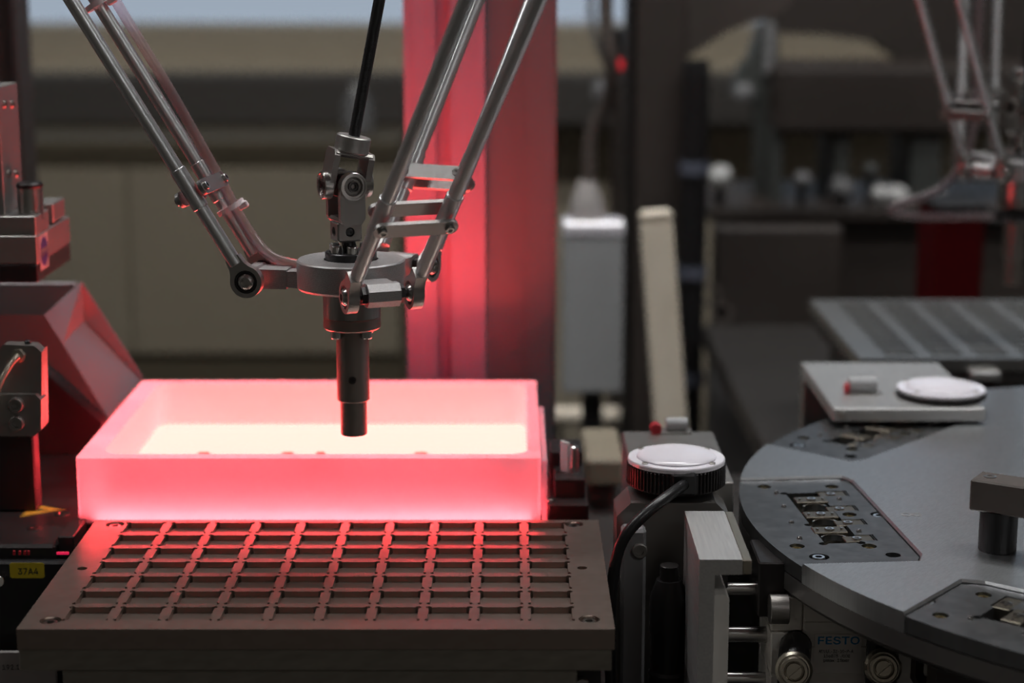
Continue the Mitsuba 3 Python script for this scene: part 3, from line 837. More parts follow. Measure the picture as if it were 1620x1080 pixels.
part(br, 'bearing_plate', rrect(f0[0] + .0095, .9, f0[0] + .0187, ZB - .0225, .003, 24).area() and prism([(f0[0] + .0095, BED), (f0[0] + .0190, BED), (f0[0] + .0190, ZB - .027), (f0[0] + .0170, ZB - .0245), (f0[0] + .0095, ZB - .0245)], .05, np.stack([V(1, 0, 0), UP, V(0, -1, 0)], 1), (0, y0 + .058, 0)), 'm_cylinder', label='grey rounded plate below', smooth=25)
part(br, 'foot', rbox((f0[0], y0 + .004, BED - .0005), (f0[0] + .0092, y1, .936), .0005), 'm_alu')
YCY = 1.085
cyl = thing('pneumatic_cylinder', 'grey compact pneumatic cylinder with a white-blue lettered face under the rotary table', 'pneumatic cylinder')
xa, xb, xd = at(1220, 1000, YCY)[0], at(1270, 1000, YCY)[0], at(1640, 1000, YCY)[0]
za, zb_, zd = DZ - .0280, zat(999, YCY), zat(1066, YCY)
part(cyl, 'cylinder_body', rbox((xb, YCY, BED + .03), (xd, YCY + .06, DZ - .0280), .0008), 'm_cylinder')
part(cyl, 'front_cover', [rbox((xa, YCY - .0004, zb_ + .0006), (xb - .0006, YCY + .06, za), .0008), rbox((xa, YCY - .0004, zd + .0003), (xb - .0006, YCY + .06, zb_ - .0006), .0008), rbox((xa, YCY - .0004, BED + .03), (xb - .0006, YCY + .06, zd - .0003), .0008)], 'm_cylinder', smooth=25)
for zz, xx in ((zb_, xb + .0008), (zd, xb + .0008)):
    part(cyl, 'profile_rib', rbox((xx, YCY - .0009, zz + .0005), (xd, YCY + .0002, zz + .0065 if zz == zb_ else zz + .018), .0003), 'm_cylinder')
part(cyl, 'foot', rbox((xa + .01, YCY + .005, BED - .0005), (xd - .02, YCY + .055, BED + .031), .001), 'm_bed')
lab0, lab1 = at(1289, 1003, YCY - .001), at(1361, 1063, YCY - .001)
lb = part(cyl, 'name_label', rbox((lab0[0], YCY - .0013, lab1[2]), (lab1[0], YCY - .0008, lab0[2]), .0001), 'm_name_label', label='pale label with blue and black lettering')
R_, U_ = V(1, 0, 0), UP
ppm = 2950 / (YCY * COS + .4 * SIN)


def printed(holder, name, s, px, py, hpx, wpx, m, Yp, bold=False):
    """Lettering on a plane facing the camera: left end and baseline in the photograph, fitted to its width."""
    p = at(px, py, Yp)
    q = at(px + wpx, py, Yp)
    h = hpx / 2950.0 * (p[1] * COS + (CAMZ - p[2]) * SIN) * 1.02
    t = meshkit.text_mesh(s, h, .00012, bold)
    sc_ = (q[0] - p[0]) / (t.bounds[1, 0] - t.bounds[0, 0])
    t.apply_transform(np.diag([sc_, 1, 1, 1]))
    M = np.eye(4)
    M[:3, 0], M[:3, 1], M[:3, 2], M[:3, 3] = R_, U_, (0, -1, 0), p
    t.apply_transform(M)
    return part(holder, name, t, m, smooth=False)


printed(lb, 'lettering', 'FESTO', 1292, 1018.5, 12, 66, 'm_blue', YCY - .0013, True)
printed(lb, 'type_line', 'ADVUL-32-10-P-A', 1295, 1032.5, 5.2, 55, 'm_ink', YCY - .0013, True)
printed(lb, 'number_line', '156875  J508', 1302, 1039.6, 5.0, 42, 'm_ink', YCY - .0013, True)
printed(lb, 'pressure_line', 'pmax  10bar', 1302, 1046.5, 5.0, 41, 'm_ink', YCY - .0013, True)
for px, py in ((1256, 1060), (1397, 1056)):
    c = at(px, py, YCY - .033)
    v = thing('flow_control_valve', 'slotted nickel flow valve with black elbow ' + ('left of the lettered label' if px < 1300 else 'right of the lettered label'), 'valve', 'flow control valves on the cylinder')
    axv = unit(V(-.12, -1, .28))
    part(v, 'valve_elbow', tube(spline([c - axv * .034 + V(.002, 0, .012), c - axv * .02 + V(.001, 0, .008), c - axv * .006], 12), .0098, 24), 'm_black', smooth=True)
    part(v, 'elbow_leg', rod(c - axv * .01 + V(.0, .006, -.004), c - axv * .012 + V(.008, .012, -.05), .0095), 'm_black')
    part(v, 'hexagon_nut', lathe([(.0098, 0), (.0112, .0018), (.0112, .0075), (.0095, .0095)], c - axv * .0075, axv, 24), 'm_nickel', smooth=30)
    rr = ringlathe([(.0058, 0), (.0086, 0), (.0086, .0045), (.0078, .0052), (.0062, .0052), (.0058, .0042)], c + axv * .0015, axv, 36)
    part(v, 'collar', rr, 'm_nickel', smooth=30)
    sl = lathe([(.0050, 0), (.0050, .0036), (.0046, .0040)], (0, 0, 0), seg=28) - rbox((-.006, -.0007, .0026), (.006, .0007, .01), .0001).rotate([0, 0, 40])
    part(v, 'slotted_screw', put(sl, frame(axv, (1, 0, 0)), c + axv * .0017), 'm_nickel', smooth=30)
# guide rods and stop parts between bracket and cylinder
for py, r_ in ((931, .0038), (1003, .0050), (1073, .0042)):
    c, e_ = at(1158, py, YCY + .02), at(1224, py, YCY + .02)
    part(cyl, 'guide_rod', rod((f0[0] + .012, YCY + .02, c[2]), (xa + .004, YCY + .02, c[2]), r_), 'm_steel', smooth=30)
part(cyl, 'dark_gap_plate', rbox((f0[0] + .0195, YCY + .0505, BED - .0005), (xa - .0005, YCY + .056, DZ - .0285), .0005), 'm_black_matt')  # black plate added to darken the gap between the guide rods
part(cyl, 'end_block', rbox((at(1201, 930, YCY)[0], YCY + .004, zat(980, YCY)), (at(1246, 930, YCY)[0], YCY + .05, zat(893, YCY)), .001), 'm_black_metal')
part(cyl, 'knurled_stop', rod((at(1217, 963, YCY - .004)[0], YCY - .004, zat(963, YCY - .004)), (at(1247, 963, YCY - .004)[0], YCY - .004, zat(963, YCY - .004)), .0092, seg=36), 'm_alu_dark', smooth=30)
part(cyl, 'rod_block', rbox((at(1130, 900, YCY)[0], YCY + .012, zat(942, YCY)), (at(1156, 900, YCY)[0], YCY + .04, zat(908, YCY)), .001), 'm_black_metal')

# ------------------------------------------------------------------ camera lens blocks with ring lights
def ring_light(name, label, C, r, h, cable=None):
    k = thing(name, label, 'ring light', 'round lights on the aluminium blocks')
    part(k, 'housing', lathe([(r * .93, -h), (r * .96, -h + .001), (r * .96, -.0035)], C, seg=64), 'm_black_metal', smooth=30)
    ribs = [lbox(V(C[0] + r * .965 * math.cos(a), C[1] + r * .965 * math.sin(a), C[2] - h * .56), (.0035, .0014, h * .72), frame(UP, (math.cos(a), math.sin(a), 0)), .0003) for a in np.linspace(0, 2 * math.pi, 72, endpoint=False)]
    part(k, 'cooling_ribs', ribs, 'm_black_metal')
    labels[k + '__cooling_ribs'] = {'kind': 'stuff'}
    part(k, 'cover_ring', lathe([(r * .97, -.0034), (r, -.003), (r, -.0008), (r * .985, 0), (r * .8, 0)], C, seg=72), 'm_lens_white', label='white rim', smooth=30)
    dome = [(r * .82 * math.cos(t), .0052 * math.sin(t)) for t in np.linspace(0, math.pi / 2, 10)]
    part(k, 'diffuser_dome', lathe(dome, C + V(0, 0, .0001), seg=64), 'm_lens_white', label='glossy white dome', smooth=True)
    for a in (40, 140, 220, 320):
        q = math.radians(a)
        part(k, 'screw', lathe([(.0020, 0), (.0022, .0009), (.0014, .0014)], C + V(r * .89 * math.cos(q), r * .89 * math.sin(q), -.0001), seg=16), 'm_steel')
    if cable is not None:
        part(k, 'cable_gland', lbox(cable[0] + V(0, .004, 0), (.017, .012, h * .85), b=.002), 'm_black')
        part(k, 'cable', tube(spline(cable, 60), .0036, 14), 'm_black', smooth=True)


blk = thing('aluminium_block', 'grey chamfered aluminium block under the nearer ring light', 'block')
ZL = 1.0315
xa_, xb_ = onz(984, 682, ZL)[0], onz(1128, 682, ZL)[0]
part(blk, 'block_body', rbox((xa_, 1.19, .95), (xb_, onz(984, 682, ZL)[1], ZL), .001), 'm_alu')
fy = 1.152
fl, fr_ = at(976, 800, fy)[0], at(1155, 800, fy)[0]
zc_ = .006
part(blk, 'front_plate', prism([(fl, BED), (fr_, BED), (fr_, ZL - .012), (fr_ - .009, ZL - .003), (fl + .009, ZL - .003), (fl, ZL - .012)], .038, np.stack([V(1, 0, 0), UP, V(0, -1, 0)], 1), (0, fy + .038, 0)), 'm_alu_dark', smooth=25)
part(blk, 'block_column', rbox((xa_ + .004, 1.20, BED - .0005), (xb_ - .004, 1.30, .951), .001), 'm_alu_dark')
LC = onz(1070, 722, 1.0515)
ring_light('ring_light', 'nearer round ring light with white dome and black cable on the aluminium block', LC, .0318, .0185,
           [at(1082, 766, LC[1] - .031), at(1060, 782, 1.13), at(1022, 812, 1.115), at(988, 850, 1.11), at(972, 900, 1.11), at(966, 980, 1.115), at(966, 1075, 1.12), at(968, 1180, 1.13)])
kn = thing('indicator_knob', 'small clear plastic stub with a red lit end behind the nearer ring light', 'knob')
c = onz(1068, 690, ZL)
part(kn, 'stub_body', rod(c + V(-.006, .012, .006), c + V(.010, .012, .006), .0050), 'm_valve')
part(kn, 'stub_base', rbox(c + V(-.010, .006, 0), c + V(.013, .018, .0018), .0004), 'm_alu')
part(kn, 'red_end', rod(c + V(-.0135, .004, .004), c + V(-.0135, .012, .004), .0042), 'm_red')  # red light from the box is put into this colour

blk2 = thing('aluminium_block', 'blurred aluminium block behind the rotary table, carrying the farther ring light', 'block')
YB2 = 1.40
z2 = zat(646, YB2)
x2_ = at(1318, 646, YB2)[0]
part(blk2, 'block_body', rbox((x2_, YB2, DZ + .0022), (at(1560, 646, YB2)[0], YB2 + .165, z2), .001), 'm_alu_light')
part(blk2, 'block_column', rbox((x2_, 1.545, BED - .0005), (x2_ + .05, YB2 + .165, DZ + .0023), .001), 'm_alu')
part(blk2, 'screw', screw((at(1331, 660, YB2)[0], YB2, zat(657, YB2)), (0, -1, 0), .003, .003), 'm_steel')
LC2 = onz(1489, 612, z2 + .0075)
ring_light('ring_light', 'farther blurred round light with white dome behind the rotary table', LC2, .0345, .0074)
kn = thing('indicator_knob', 'small pale plastic stub with a red mark beside the farther ring light', 'knob')
c = onz(1358, 622, z2)
part(kn, 'stub_body', rod(c + V(-.008, .0, .0075), c + V(.014, .0, .0075), .0062), 'm_valve')
part(kn, 'stub_base', rbox(c + V(-.010, -.006, 0), c + V(.018, .006, .0015), .0004), 'm_alu')
part(kn, 'red_end', rod(c + V(-.012, -.004, .005), c + V(-.0085, -.004, .005), .0045), 'm_red')

# ------------------------------------------------------------------ rear pallet
pal = thing('pocket_pallet', 'second blurred steel pallet with rows of pockets behind the rotary table', 'pallet')
ZP = 1.0
lf_, rt_ = onz(1360, 567, ZP), onz(1302, 474, ZP)
PX0, PY0, PY1 = lf_[0], lf_[1], rt_[1]
pallet(pal, PX0, PX0 + .39, PY0, PY1, ZP, 8, 12, PX0 + .028, PX0 + .365, PY0 + .015, PY1 - .02, .66, .60, 'm_pallet', 'm_tray_base', depth=.0085)
part(pal, 'carrier_plate', rbox((PX0 + .001, PY0 + .001, .974), (PX0 + .389, PY1, .9878), .0006), 'm_bed')
for a, b in ((1362, 1404), (1532, 1578)):
    q = at(a, 597, PY0)[0], at(b, 597, PY0)[0]
    part(pal, 'end_stop', rbox((q[0], PY0 - .012, zat(602, PY0 - .012)), (q[1], PY0 + .01, zat(589, PY0 - .012)), .001), 'm_alu_light')
part(pal, 'pallet_stand', rbox((PX0 + .02, PY0 + .012, BED - .0005), (PX0 + .37, PY1 - .02, .9742), .001), 'm_bed')


# ------------------------------------------------------------------ the left side
# sheet metal chute feeding the light box
chute = thing('feed_chute', 'bent sheet steel chute sloping down over the left end of the glowing box', 'chute')
YN, YR = 1.335, 1.452
nA, nB, nC, nD, nE = at(-60, 498, YN), at(70, 498, YN), at(170, 661, YN), at(72, 568, YN), at(-60, 568, YN)
tk = .0014


def sheet(pts, n):
    """A flat plate of thickness tk from an outline of 3-D points."""
    n = unit(n) * tk
    return hull([p for q in pts for p in (np.asarray(q), np.asarray(q) + n)])


near = MF.batch_boolean([sheet([nA, nB, nD, nE], (0, 1, 0)), sheet([nB, nC, nD], (0, 1, 0))], m3.OpType.Add)
part(chute, 'near_wall', near, 'm_sheet', label='near side wall with a slanted lower edge', smooth=25)
rB, rC = at(129, 446, YR), at(226, 596, YR)
fA, fB = at(100, 543, YN + .002), at(133, 507, YR - .002)
fC, fD = at(222, 600, YR - .002), at(171.7, 660, YN + .002)
rl = at(120, 600, YR)
part(chute, 'far_wall', sheet([rB, rC, fC + V(0, .002, -.004), V(fB[0], YR, fB[2] - .004)], (0, 1, 0)), 'm_sheet', smooth=25)
part(chute, 'slide_floor', hull([p for q in (fA, fB, fC, fD) for p in (q, q - V(.001, 0, .0014))]), 'm_sheet', label='sloping slide floor', smooth=25)
part(chute, 'back_wall', hull([p for q in (nB + V(0, .001, 0), rB, fB, fA) for p in (q, q + V(-.0014, 0, -.0004))]), 'm_sheet', smooth=25)
Rf0 = np.stack([V(1, 0, 0), UP, V(0, -1, 0)], 1)
sp_ = [(at(x, y, 1.40)[0], at(x, y, 1.40)[2]) for x, y in ((150, 800), (160, 668), (72, 590), (-60, 590), (-60, 800))]
part(chute, 'dark_chute_panel', prism(sp_, .02, Rf0, (0, 1.42, 0)) + rbox((sp_[3][0], 1.402, BED - .0005), (sp_[0][0] - .03, 1.418, sp_[0][1] + .01), .001), 'm_black_matt')  # black panel added to darken the space under the chute
hb = thing('hopper_back', 'dark steel back plate rising behind the sheet metal chute', 'plate')
q0, q1 = at(-60, 500, 1.55), at(120, 447, 1.55)
part(hb, 'plate', rbox((q0[0], 1.55, BED - .0005), (q1[0], 1.556, q1[2]), .001), 'm_sheet')

# black laser module with stickers
mod = thing('laser_module', 'black module with a warning triangle and a yellow 37A4 label beside the pallet', 'laser module')
ZM = .994
f_y = onz(60, 862, ZM)[1]
xl_, xr_ = -.42, onz(96, 850, ZM)[0]
part(mod, 'module_body', rbox((xl_, f_y, BED - .0005), (xr_, 1.210, ZM), .002) + rbox((xl_, 1.2, BED - .0005), (bx0 - .003, 1.395, ZM), .002), 'm_black_metal')
part(mod, 'front_cover', rbox((xl_, f_y - .008, BED + .002), (xr_ + .012, f_y - .0004, ZM - .009), .0015), 'm_black')
bxq = onz(112, 835, ZM)
part(mod, 'side_block', rbox((xr_ + .0005, f_y + .006, .96), (xr_ + .011, f_y + .05, ZM + .004), .0008), 'm_black_metal')
part(mod, 'side_lip', rbox((xr_ + .0112, f_y + .012, ZM - .014), (xr_ + .0155, f_y + .055, ZM - .009), .0006), 'm_steel')
for px, py in ((55, 836), (98, 813)):
    c = onz(px, py, ZM)
    part(mod, 'screw', screw((c[0], c[1], ZM - .0003), UP, .0052, .0009), 'm_steel')
tri = [onz(31, 818, ZM), onz(52, 797, ZM), onz(104, 806, ZM)]
c = np.mean(tri, 0)
def flat(pts, h0, h1):
    return hull([V(p[0], p[1], z) for p in pts for z in (ZM + h0, ZM + h1)])
w1 = part(mod, 'warning_sticker', flat(tri, -.0001, .0003), 'm_orange', label='orange warning triangle with black border and a star-shaped beam symbol')
bd = flat([c + (p - c) * .93 for p in tri], .0001, .0005) - flat([c + (p - c) * .88 for p in tri], -.001, .002)
part(w1, 'border', bd, 'm_ink')
star = []
for i in range(8):
    a = i * math.pi / 4 + .2
    star.append(lbox(c + V(math.cos(a) * .0017, math.sin(a) * .0017, .00038), (.0026, .0005, .0003), frame(UP, (math.cos(a), math.sin(a), 0)), .00005))
star.append(lbox(c + V(.0040, -.0008, .00038), (.006, .0005, .0003), frame(UP, (1, -.15, 0)), .00005))
star.append(lathe([(.0008, 0), (.0008, .0003)], c + V(0, 0, .0003), seg=16))
part(w1, 'beam_symbol', star, 'm_ink')
yf = f_y - .008
l0_, l1_ = at(15, 890, yf), at(71, 914, yf)
yl = prism([(l0_[0] + .001, l1_[2]), (l1_[0] - .001, l1_[2]), (l1_[0], l1_[2] + .001), (l1_[0], l0_[2] - .001), (l1_[0] - .001, l0_[2]), (l0_[0] + .001, l0_[2]), (l0_[0], l0_[2] - .001), (l0_[0], l1_[2] + .001)], .0003, np.stack([V(1, 0, 0), UP, V(0, -1, 0)], 1), (0, yf, 0))
ylk = part(mod, 'number_label', yl, 'm_yellow', label='yellow label reading 37A4')
printed(ylk, 'lettering', '37A4', 28, 908.5, 10, 32, 'm_ink', yf - .0003, True)
for i, px in enumerate((22, 31, 39, 45)):
    a = at(px, 873, yf)
    part(mod, 'indicator_slit', rbox((a[0] - .0008, yf - .0003, zat(878, yf)), (a[0] + .0008, yf + .001, zat(871, yf)), .0002), 'm_red')
a = at(104, 875, yf)
part(mod, 'indicator_lamp', rbox((a[0] - .006, yf - .0004, zat(877, yf)), (a[0] + .002, yf + .001, zat(873, yf)), .0002), 'm_red', label='small red lit lamp', emitter=area([.55, .01, .06]))
part(mod, 'side_knob', rod(at(-2, 920, yf), at(-2, 920, yf - .006), .0035), 'm_steel')
nb = thing('address_plate', 'pale grey plate with black digits in the bottom left corner', 'plate')
yn = f_y - .03
n0, n1 = at(-60, 1027, yn), at(88, 1030, yn)
part(nb, 'plate_body', rbox((n0[0], yn, BED - .0005), (n1[0], yn + .0025, n1[2]), .001), 'm_label_pale')
printed(nb, 'lettering', '192.1', 3, 1059, 8, 27, 'm_ink', yn, True)

# sensor block with armoured fibre cable
sb = thing('sensor_block', 'small chamfered aluminium block with an armoured fibre cable at the left edge', 'sensor block')
YS = 1.225
def px2(pts, Yp):
    return [(at(x, y, Yp)[0], at(x, y, Yp)[2]) for x, y in pts]
Rf = np.stack([V(1, 0, 0), UP, V(0, -1, 0)], 1)
upper = px2([(-40, 626), (66, 626), (66, 557), (54, 547), (6, 545), (-8, 556), (-40, 556)], YS + .006)
part(sb, 'upper_plate', prism(upper, .012, Rf, (0, YS + .018, 0)), 'm_alu_dark', smooth=25)
lower = px2([(-40, 690), (53, 690), (65, 680), (65, 633), (56, 624), (-40, 624)], YS)
part(sb, 'lower_plate', prism(lower, .016, Rf, (0, YS + .016, 0)), 'm_alu_dark', smooth=25)
part(sb, 'side_cover', prism(px2([(66, 672), (71, 672), (69, 552), (66, 556)], YS + .012), .010, Rf, (0, YS + .022, 0)), 'm_alu', smooth=25)
for px, py in ((27, 639), (28, 668)):
    a = at(px, py, YS)
    part(sb, 'screw', screw(a, (0, -1, 0), .0052, .0050, seg=28), 'm_alu_dark', smooth=30)
a = at(31, 562, YS + .006)
part(sb, 'cable_nut', prism(ngon(.0050, 6, .2), .003, Rf, a + V(0, 0, 0)) if False else put(MF.extrude(CS([ngon(.0050, 6, .2)], m3.FillRule.NonZero), .0032), frame((-.25, -1, 0)), a), 'm_nickel', smooth=25)
cp = spline([a + V(0, -.001, 0), a + V(-.003, -.008, -.003), a + V(-.009, -.012, -.013), a + V(-.016, -.012, -.030), a + V(-.022, -.010, -.055)], 160)
part(sb, 'armoured_cable', tube(cp, .0021 + .0003 * (np.arange(160) % 3 == 0), 14), 'm_nickel', label='ribbed metal cable', smooth=30)
part(sb, 'fibre_pin', rod(at(44, 547, YS + .012), at(44, 538, YS + .012), .0022), 'm_black')
p = at(20, 700, YS + .02)
part(sb, 'block_post', rbox((at(-40, 690, YS)[0], YS + .02, BED + .12 - .0005), (at(40, 690, YS)[0], YS + .035, zat(640, YS)), .001), 'm_black_metal')

# stacked gripper unit
gu = thing('gripper_unit', 'stacked aluminium gripper unit with a black base hanging at the left edge', 'gripper unit')
Y0, Y1 = 1.28, 1.378
x1 = at(58, 372, Y0)[0]
xL = -.46
def blk3(name, pxr, ytop, ybot, ya, yb, m, lab=None, xl=xL, b=.0008):
    xr = at(pxr, ytop, ya)[0]
    return part(gu, name, rbox((xl, ya, zat(ybot, ya)), (xr, yb, zat(ytop, ya)), b), m, label=lab)
blk3('base_pad', 59, 418, 447, Y0, Y1, 'm_black', 'black base pad')
mainb = blk3('lower_block', 58, 373, 417.6, Y0, Y1, 'm_alu', None)
blk3('upper_block', 56, 342, 372.7, Y0 + .001, Y0 + .038, 'm_alu')
xs = at(78, 330, 1.335)[0]
part(gu, 'small_block', rbox((xs - .02, 1.335, zat(352, 1.335)), (at(97, 320, 1.335)[0] - .006, 1.37, zat(322, 1.335)), .0008), 'm_alu')
cq = at(49, 335, Y0 + .022)
part(gu, 'piston_cylinder', rod((cq[0], cq[1], zat(346, cq[1])), (cq[0], cq[1], zat(296, cq[1])), .0089, seg=40), 'm_steel', smooth=30)
part(gu, 'piston_cap', lathe([(.0085, 0), (.0094, .0008), (.0094, .0026), (.0080, .0038)], (cq[0], cq[1], zat(296.5, cq[1]))), 'm_black', smooth=30)
xv = at(22, 300, 1.30)[0]
part(gu, 'guide_plate', rbox((xv - .03, 1.285, zat(345, 1.29)), (at(6, 300, 1.285)[0] + .0, 1.335, zat(137, 1.29)), .0008), 'm_alu')
for py in (165, 275):
    for d in (1.298, 1.318):
        part(gu, 'screw', screw((at(6, 300, 1.285)[0] - .0005, d, zat(py, d)), (1, 0, 0), .0028, .0022, seg=18), 'm_steel', smooth=30)
# round emblem on the right face of the block: a dark disc with a light bar
ce = V(x1, Y0 + .0175, zat(397, Y0 + .0175))
st = part(gu, 'emblem_sticker', rbox(ce + V(-.0002, -.0118, -.0125), ce + V(.0002, .0118, .0125), .0001), 'm_alu_light', label='square sticker with a round navy emblem')
part(st, 'emblem_disc', rod(ce + V(.0001, 0, 0), ce + V(.0004, 0, 0), .0102, seg=40, b=.00005), 'm_navy')
part(st, 'emblem_bar', rbox(ce + V(.00038, -.0100, -.0026), ce + V(.00055, .0100, .0026), .00005), 'm_alu')
t = text('SOMAC', .0038, ce + V(.00056, 0, -.0019), (0, 1, 0), UP, .00012, False, True)
part(st, 'lettering', t, 'm_navy', smooth=False)
dp = thing('dark_post', 'dark vertical post at the far left behind the gripper unit', 'post')
a, b = at(-40, 300, 1.9)[0], at(38, 300, 1.9)[0]
part(dp, 'post_body', rbox((a, 1.9, BED - .0005), (b, 1.96, 1.75), .002), 'm_brown')
part(dp, 'post_edge', rbox((b - .012, 1.894, BED - .0005), (b - .002, 1.8995, 1.75), .001), 'm_black_metal')

# ------------------------------------------------------------------ column behind the light box
colm = thing('aluminium_profile', 'tall grooved aluminium profile post lit red behind the glowing box', 'profile post')
YP = 1.60
a, b, c_ = at(641, 300, YP)[0], at(767, 300, YP)[0], at(876, 300, YP + .012)[0]
W = b - a
prof_c = rect(a, YP, b, YP + W)
for u in (.48,):
    x = a + W * u
    prof_c = prof_c - rect(x - W * .095, YP - .01, x + W * .095, YP + .012) - rect(x - W * .16, YP + .004, x + W * .16, YP + .0115)
for u in (.10, .30, .66, .80, .90):
    x = a + W * u
    prof_c = prof_c - rect(x - .0006, YP - .01, x + .0006, YP + .0007)
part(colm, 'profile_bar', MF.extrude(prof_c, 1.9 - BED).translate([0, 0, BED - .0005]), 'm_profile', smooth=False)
pn = thing('cover_panel', 'flat grey aluminium panel with fine vertical lines right of the grooved post', 'panel')
pc = rect(b + .0008, YP + .012, c_, YP + .05)
for u in (.42, .55, .60):
    x = b + (c_ - b) * u
    pc = pc - rect(x - .0005, YP, x + .0005, YP + .0127)
part(pn, 'panel_body', MF.extrude(pc, 1.9 - BED).translate([0, 0, BED - .0005]), 'm_panel', smooth=False)
part(pn, 'edge_strip', rbox((c_ + .0003, YP + .013, BED - .0005), (c_ + .0022, YP + .05, 1.9 - .0005), .0003), 'm_sheet')

# clamp right of the light box
cp_ = thing('edge_clamp', 'small black clamp with chrome pin and red lit tab right of the glowing box', 'clamp')
YK = 1.235
g0 = at(862, 800, YK)
part(cp_, 'clamp_base', rbox((bx1 + .0052, YK - .004, BED - .0005), (at(931, 800, YK)[0], YK + .075, zat(795, YK)), .001), 'm_black_metal')
part(cp_, 'clamp_block', rbox((at(877, 770, YK + .012)[0], YK + .012, zat(796, YK + .012)), (at(926, 770, YK + .012)[0], YK + .06, zat(757, YK + .012)), .001), 'm_black_metal')
part(cp_, 'rear_block', rbox((at(870, 720, YK + .045)[0], YK + .045, zat(760, YK + .045)), (at(921, 720, YK + .045)[0], YK + .08, zat(714, YK + .045)), .001), 'm_black')
ct_ = (at(887, 757, YK + .03) + at(901, 698, YK + .03)) / 2
part(cp_, 'clamp_tab', lbox(ct_, (.0024, .0088, zat(698, YK + .03) - zat(757, YK + .03)), frame(UP, (math.cos(.62), math.sin(.62), 0)), .0005), 'm_white', label='upright tab lit red by the box')
pt = at(907, 703, YK + .03)
part(cp_, 'chrome_pin', lathe([(.0042, 0), (.0042, .021), (.0034, .0235), (.0015, .0245)], V(pt[0], YK + .03, zat(757, YK + .03)), seg=24), 'm_chrome', smooth=30)
part(cp_, 'screw', screw(V(at(867, 795, YK)[0] + .001, YK + .004, zat(795, YK)), UP, .0038, .0022), 'm_steel')


# ------------------------------------------------------------------ blurred machinery behind
YV = 2.35
vb = thing('valve_box', 'upright white valve box with plugs on top behind the profile post', 'valve box')
a, b = at(891, 500, YV)[0], at(986, 500, YV)[0]
z0, z1 = zat(622, YV), zat(375, YV)
part(vb, 'box_body', rbox((a, YV, z0), (b, YV + .06, z1), .003), 'm_valve')
part(vb, 'box_lid', rbox((a - .001, YV - .002, z1 + .0005), (b + .001, YV + .062, zat(352, YV)), .003), 'm_lens_white')
m_ = (a + b) / 2 - .008
part(vb, 'plug', lathe([(.022, 0), (.022, .02), (.017, .034), (.012, .05)], V(m_, YV + .03, zat(352, YV)), seg=28), 'm_label_pale', smooth=30)
part(vb, 'plug_cable', tube(spline([at(930, 310, YV + .03), at(932, 260, YV + .03), at(940, 200, YV + .03), at(962, 160, YV + .02), at(968, 110, YV), at(960, 40, YV), at(965, -40, YV)], 50), .009, 12), 'm_brown_light', smooth=True)
c = at(938, 650, YV)
part(vb, 'support_rod', rod((c[0], YV + .03, 0), (c[0], YV + .03, z0 + .002), .014), 'm_black')
ld = thing('status_lamp', 'small glowing red lamp on a black housing beside the dark post', 'lamp')
YD = 2.9
c = at(977, 103, YD)
part(ld, 'lamp_housing', rbox((at(971, 50, YD)[0], YD + .012, zat(122, YD)), (at(998, 50, YD)[0], YD + .05, zat(45, YD)), .004), 'm_black')
part(ld, 'lamp_lens', lathe([(.009, 0), (.009, .006), (.005, .010)], c + V(0, .013, 0), (0, -1, 0), 20), 'm_red', label='glowing red lens', smooth=30, emitter=area([.62, .006, .02]))
part(ld, 'lamp_stem', rbox((at(980, 50, YD)[0], YD + .02, 0), (at(992, 50, YD)[0], YD + .04, zat(118, YD)), .003), 'm_brown')
for i, (x0_, x1_) in enumerate(((940, 952), (958, 950))):
    k = thing('hanging_cable', ('left of two thin grey cables hanging beside the red lamp', 'right of two thin grey cables hanging beside the red lamp')[i], 'cable', 'cables by the window')
    scene[k] = mikit.ply(tube(spline([at(x0_, -30, 2.8), at(x0_ - 4, 30, 2.8), at((x0_ + x1_) / 2 + 8 * i, 70, 2.8 - .03 * i), at(x1_ + 10 + 14 * i, 110, 2.82 - .05 * i), at(960 + 26 * i, 140, 2.86 - .06 * i)], 40), .005, 10), 'm_grey', smooth=True)
k = thing('pale_junction_box', 'pale grey junction box in front of the cable duct right of the red panel', 'junction box')
a, b = at(938, 150, 2.95), at(978, 150, 2.95)
part(k, 'box_body', rbox((a[0], 2.95, zat(160, 2.95)), (b[0], 3.0, zat(132, 2.95)), .006), 'm_grey')
part(k, 'box_bracket', rbox((b[0] - .01, 2.96, 0), (b[0] + .01, 2.98, zat(150, 2.95)), .003), 'm_brown')

pst = thing('machine_post', 'broad dark brown vertical machine post right of the white valve box', 'post')
YM = 2.55
a, b = at(1003, 300, YM)[0], at(1084, 300, YM)[0]
part(pst, 'post_body', rbox((a, YM, BED - .4), (b, YM + .09, 1.9), .004), 'm_brown')
part(pst, 'post_cover', rbox((a - .012, YM + .01, BED - .4), (a - .001, YM + .08, 1.9), .003), 'm_black_metal')
cb = thing('cable_bundle', 'black vertical cable bundle held by blue grey ties right of the dark post', 'cable bundle')
YBd = 2.524
b0 = at(1098, 300, YBd)
for i, (dx, dy) in enumerate(((-.009, 0), (.0, -.006), (.009, .001), (-.004, .008), (.006, .010))):
    pts = [V(b0[0] + dx, YBd + dy, zat(95, YBd)), V(b0[0] + dx * 1.1, YBd + dy, zat(250, YBd)), V(b0[0] + dx, YBd + dy, zat(430, YBd)), V(b0[0] + dx * .9, YBd + dy, zat(600, YBd)), V(b0[0] + dx, YBd + dy, zat(760, YBd)), V(b0[0] + dx, YBd + dy, .01)]
    part(cb, 'cable', tube(spline(pts, 40), .0085, 10), 'm_black', smooth=True)
for py in (265, 430, 598):
    part(cb, 'bundle_tie', ringlathe([(.0185, -.009), (.0205, -.009), (.0205, .009), (.0185, .009)], V(b0[0], YBd + .002, zat(py, YBd)), UP, 28), 'm_tie_blue', smooth=30)
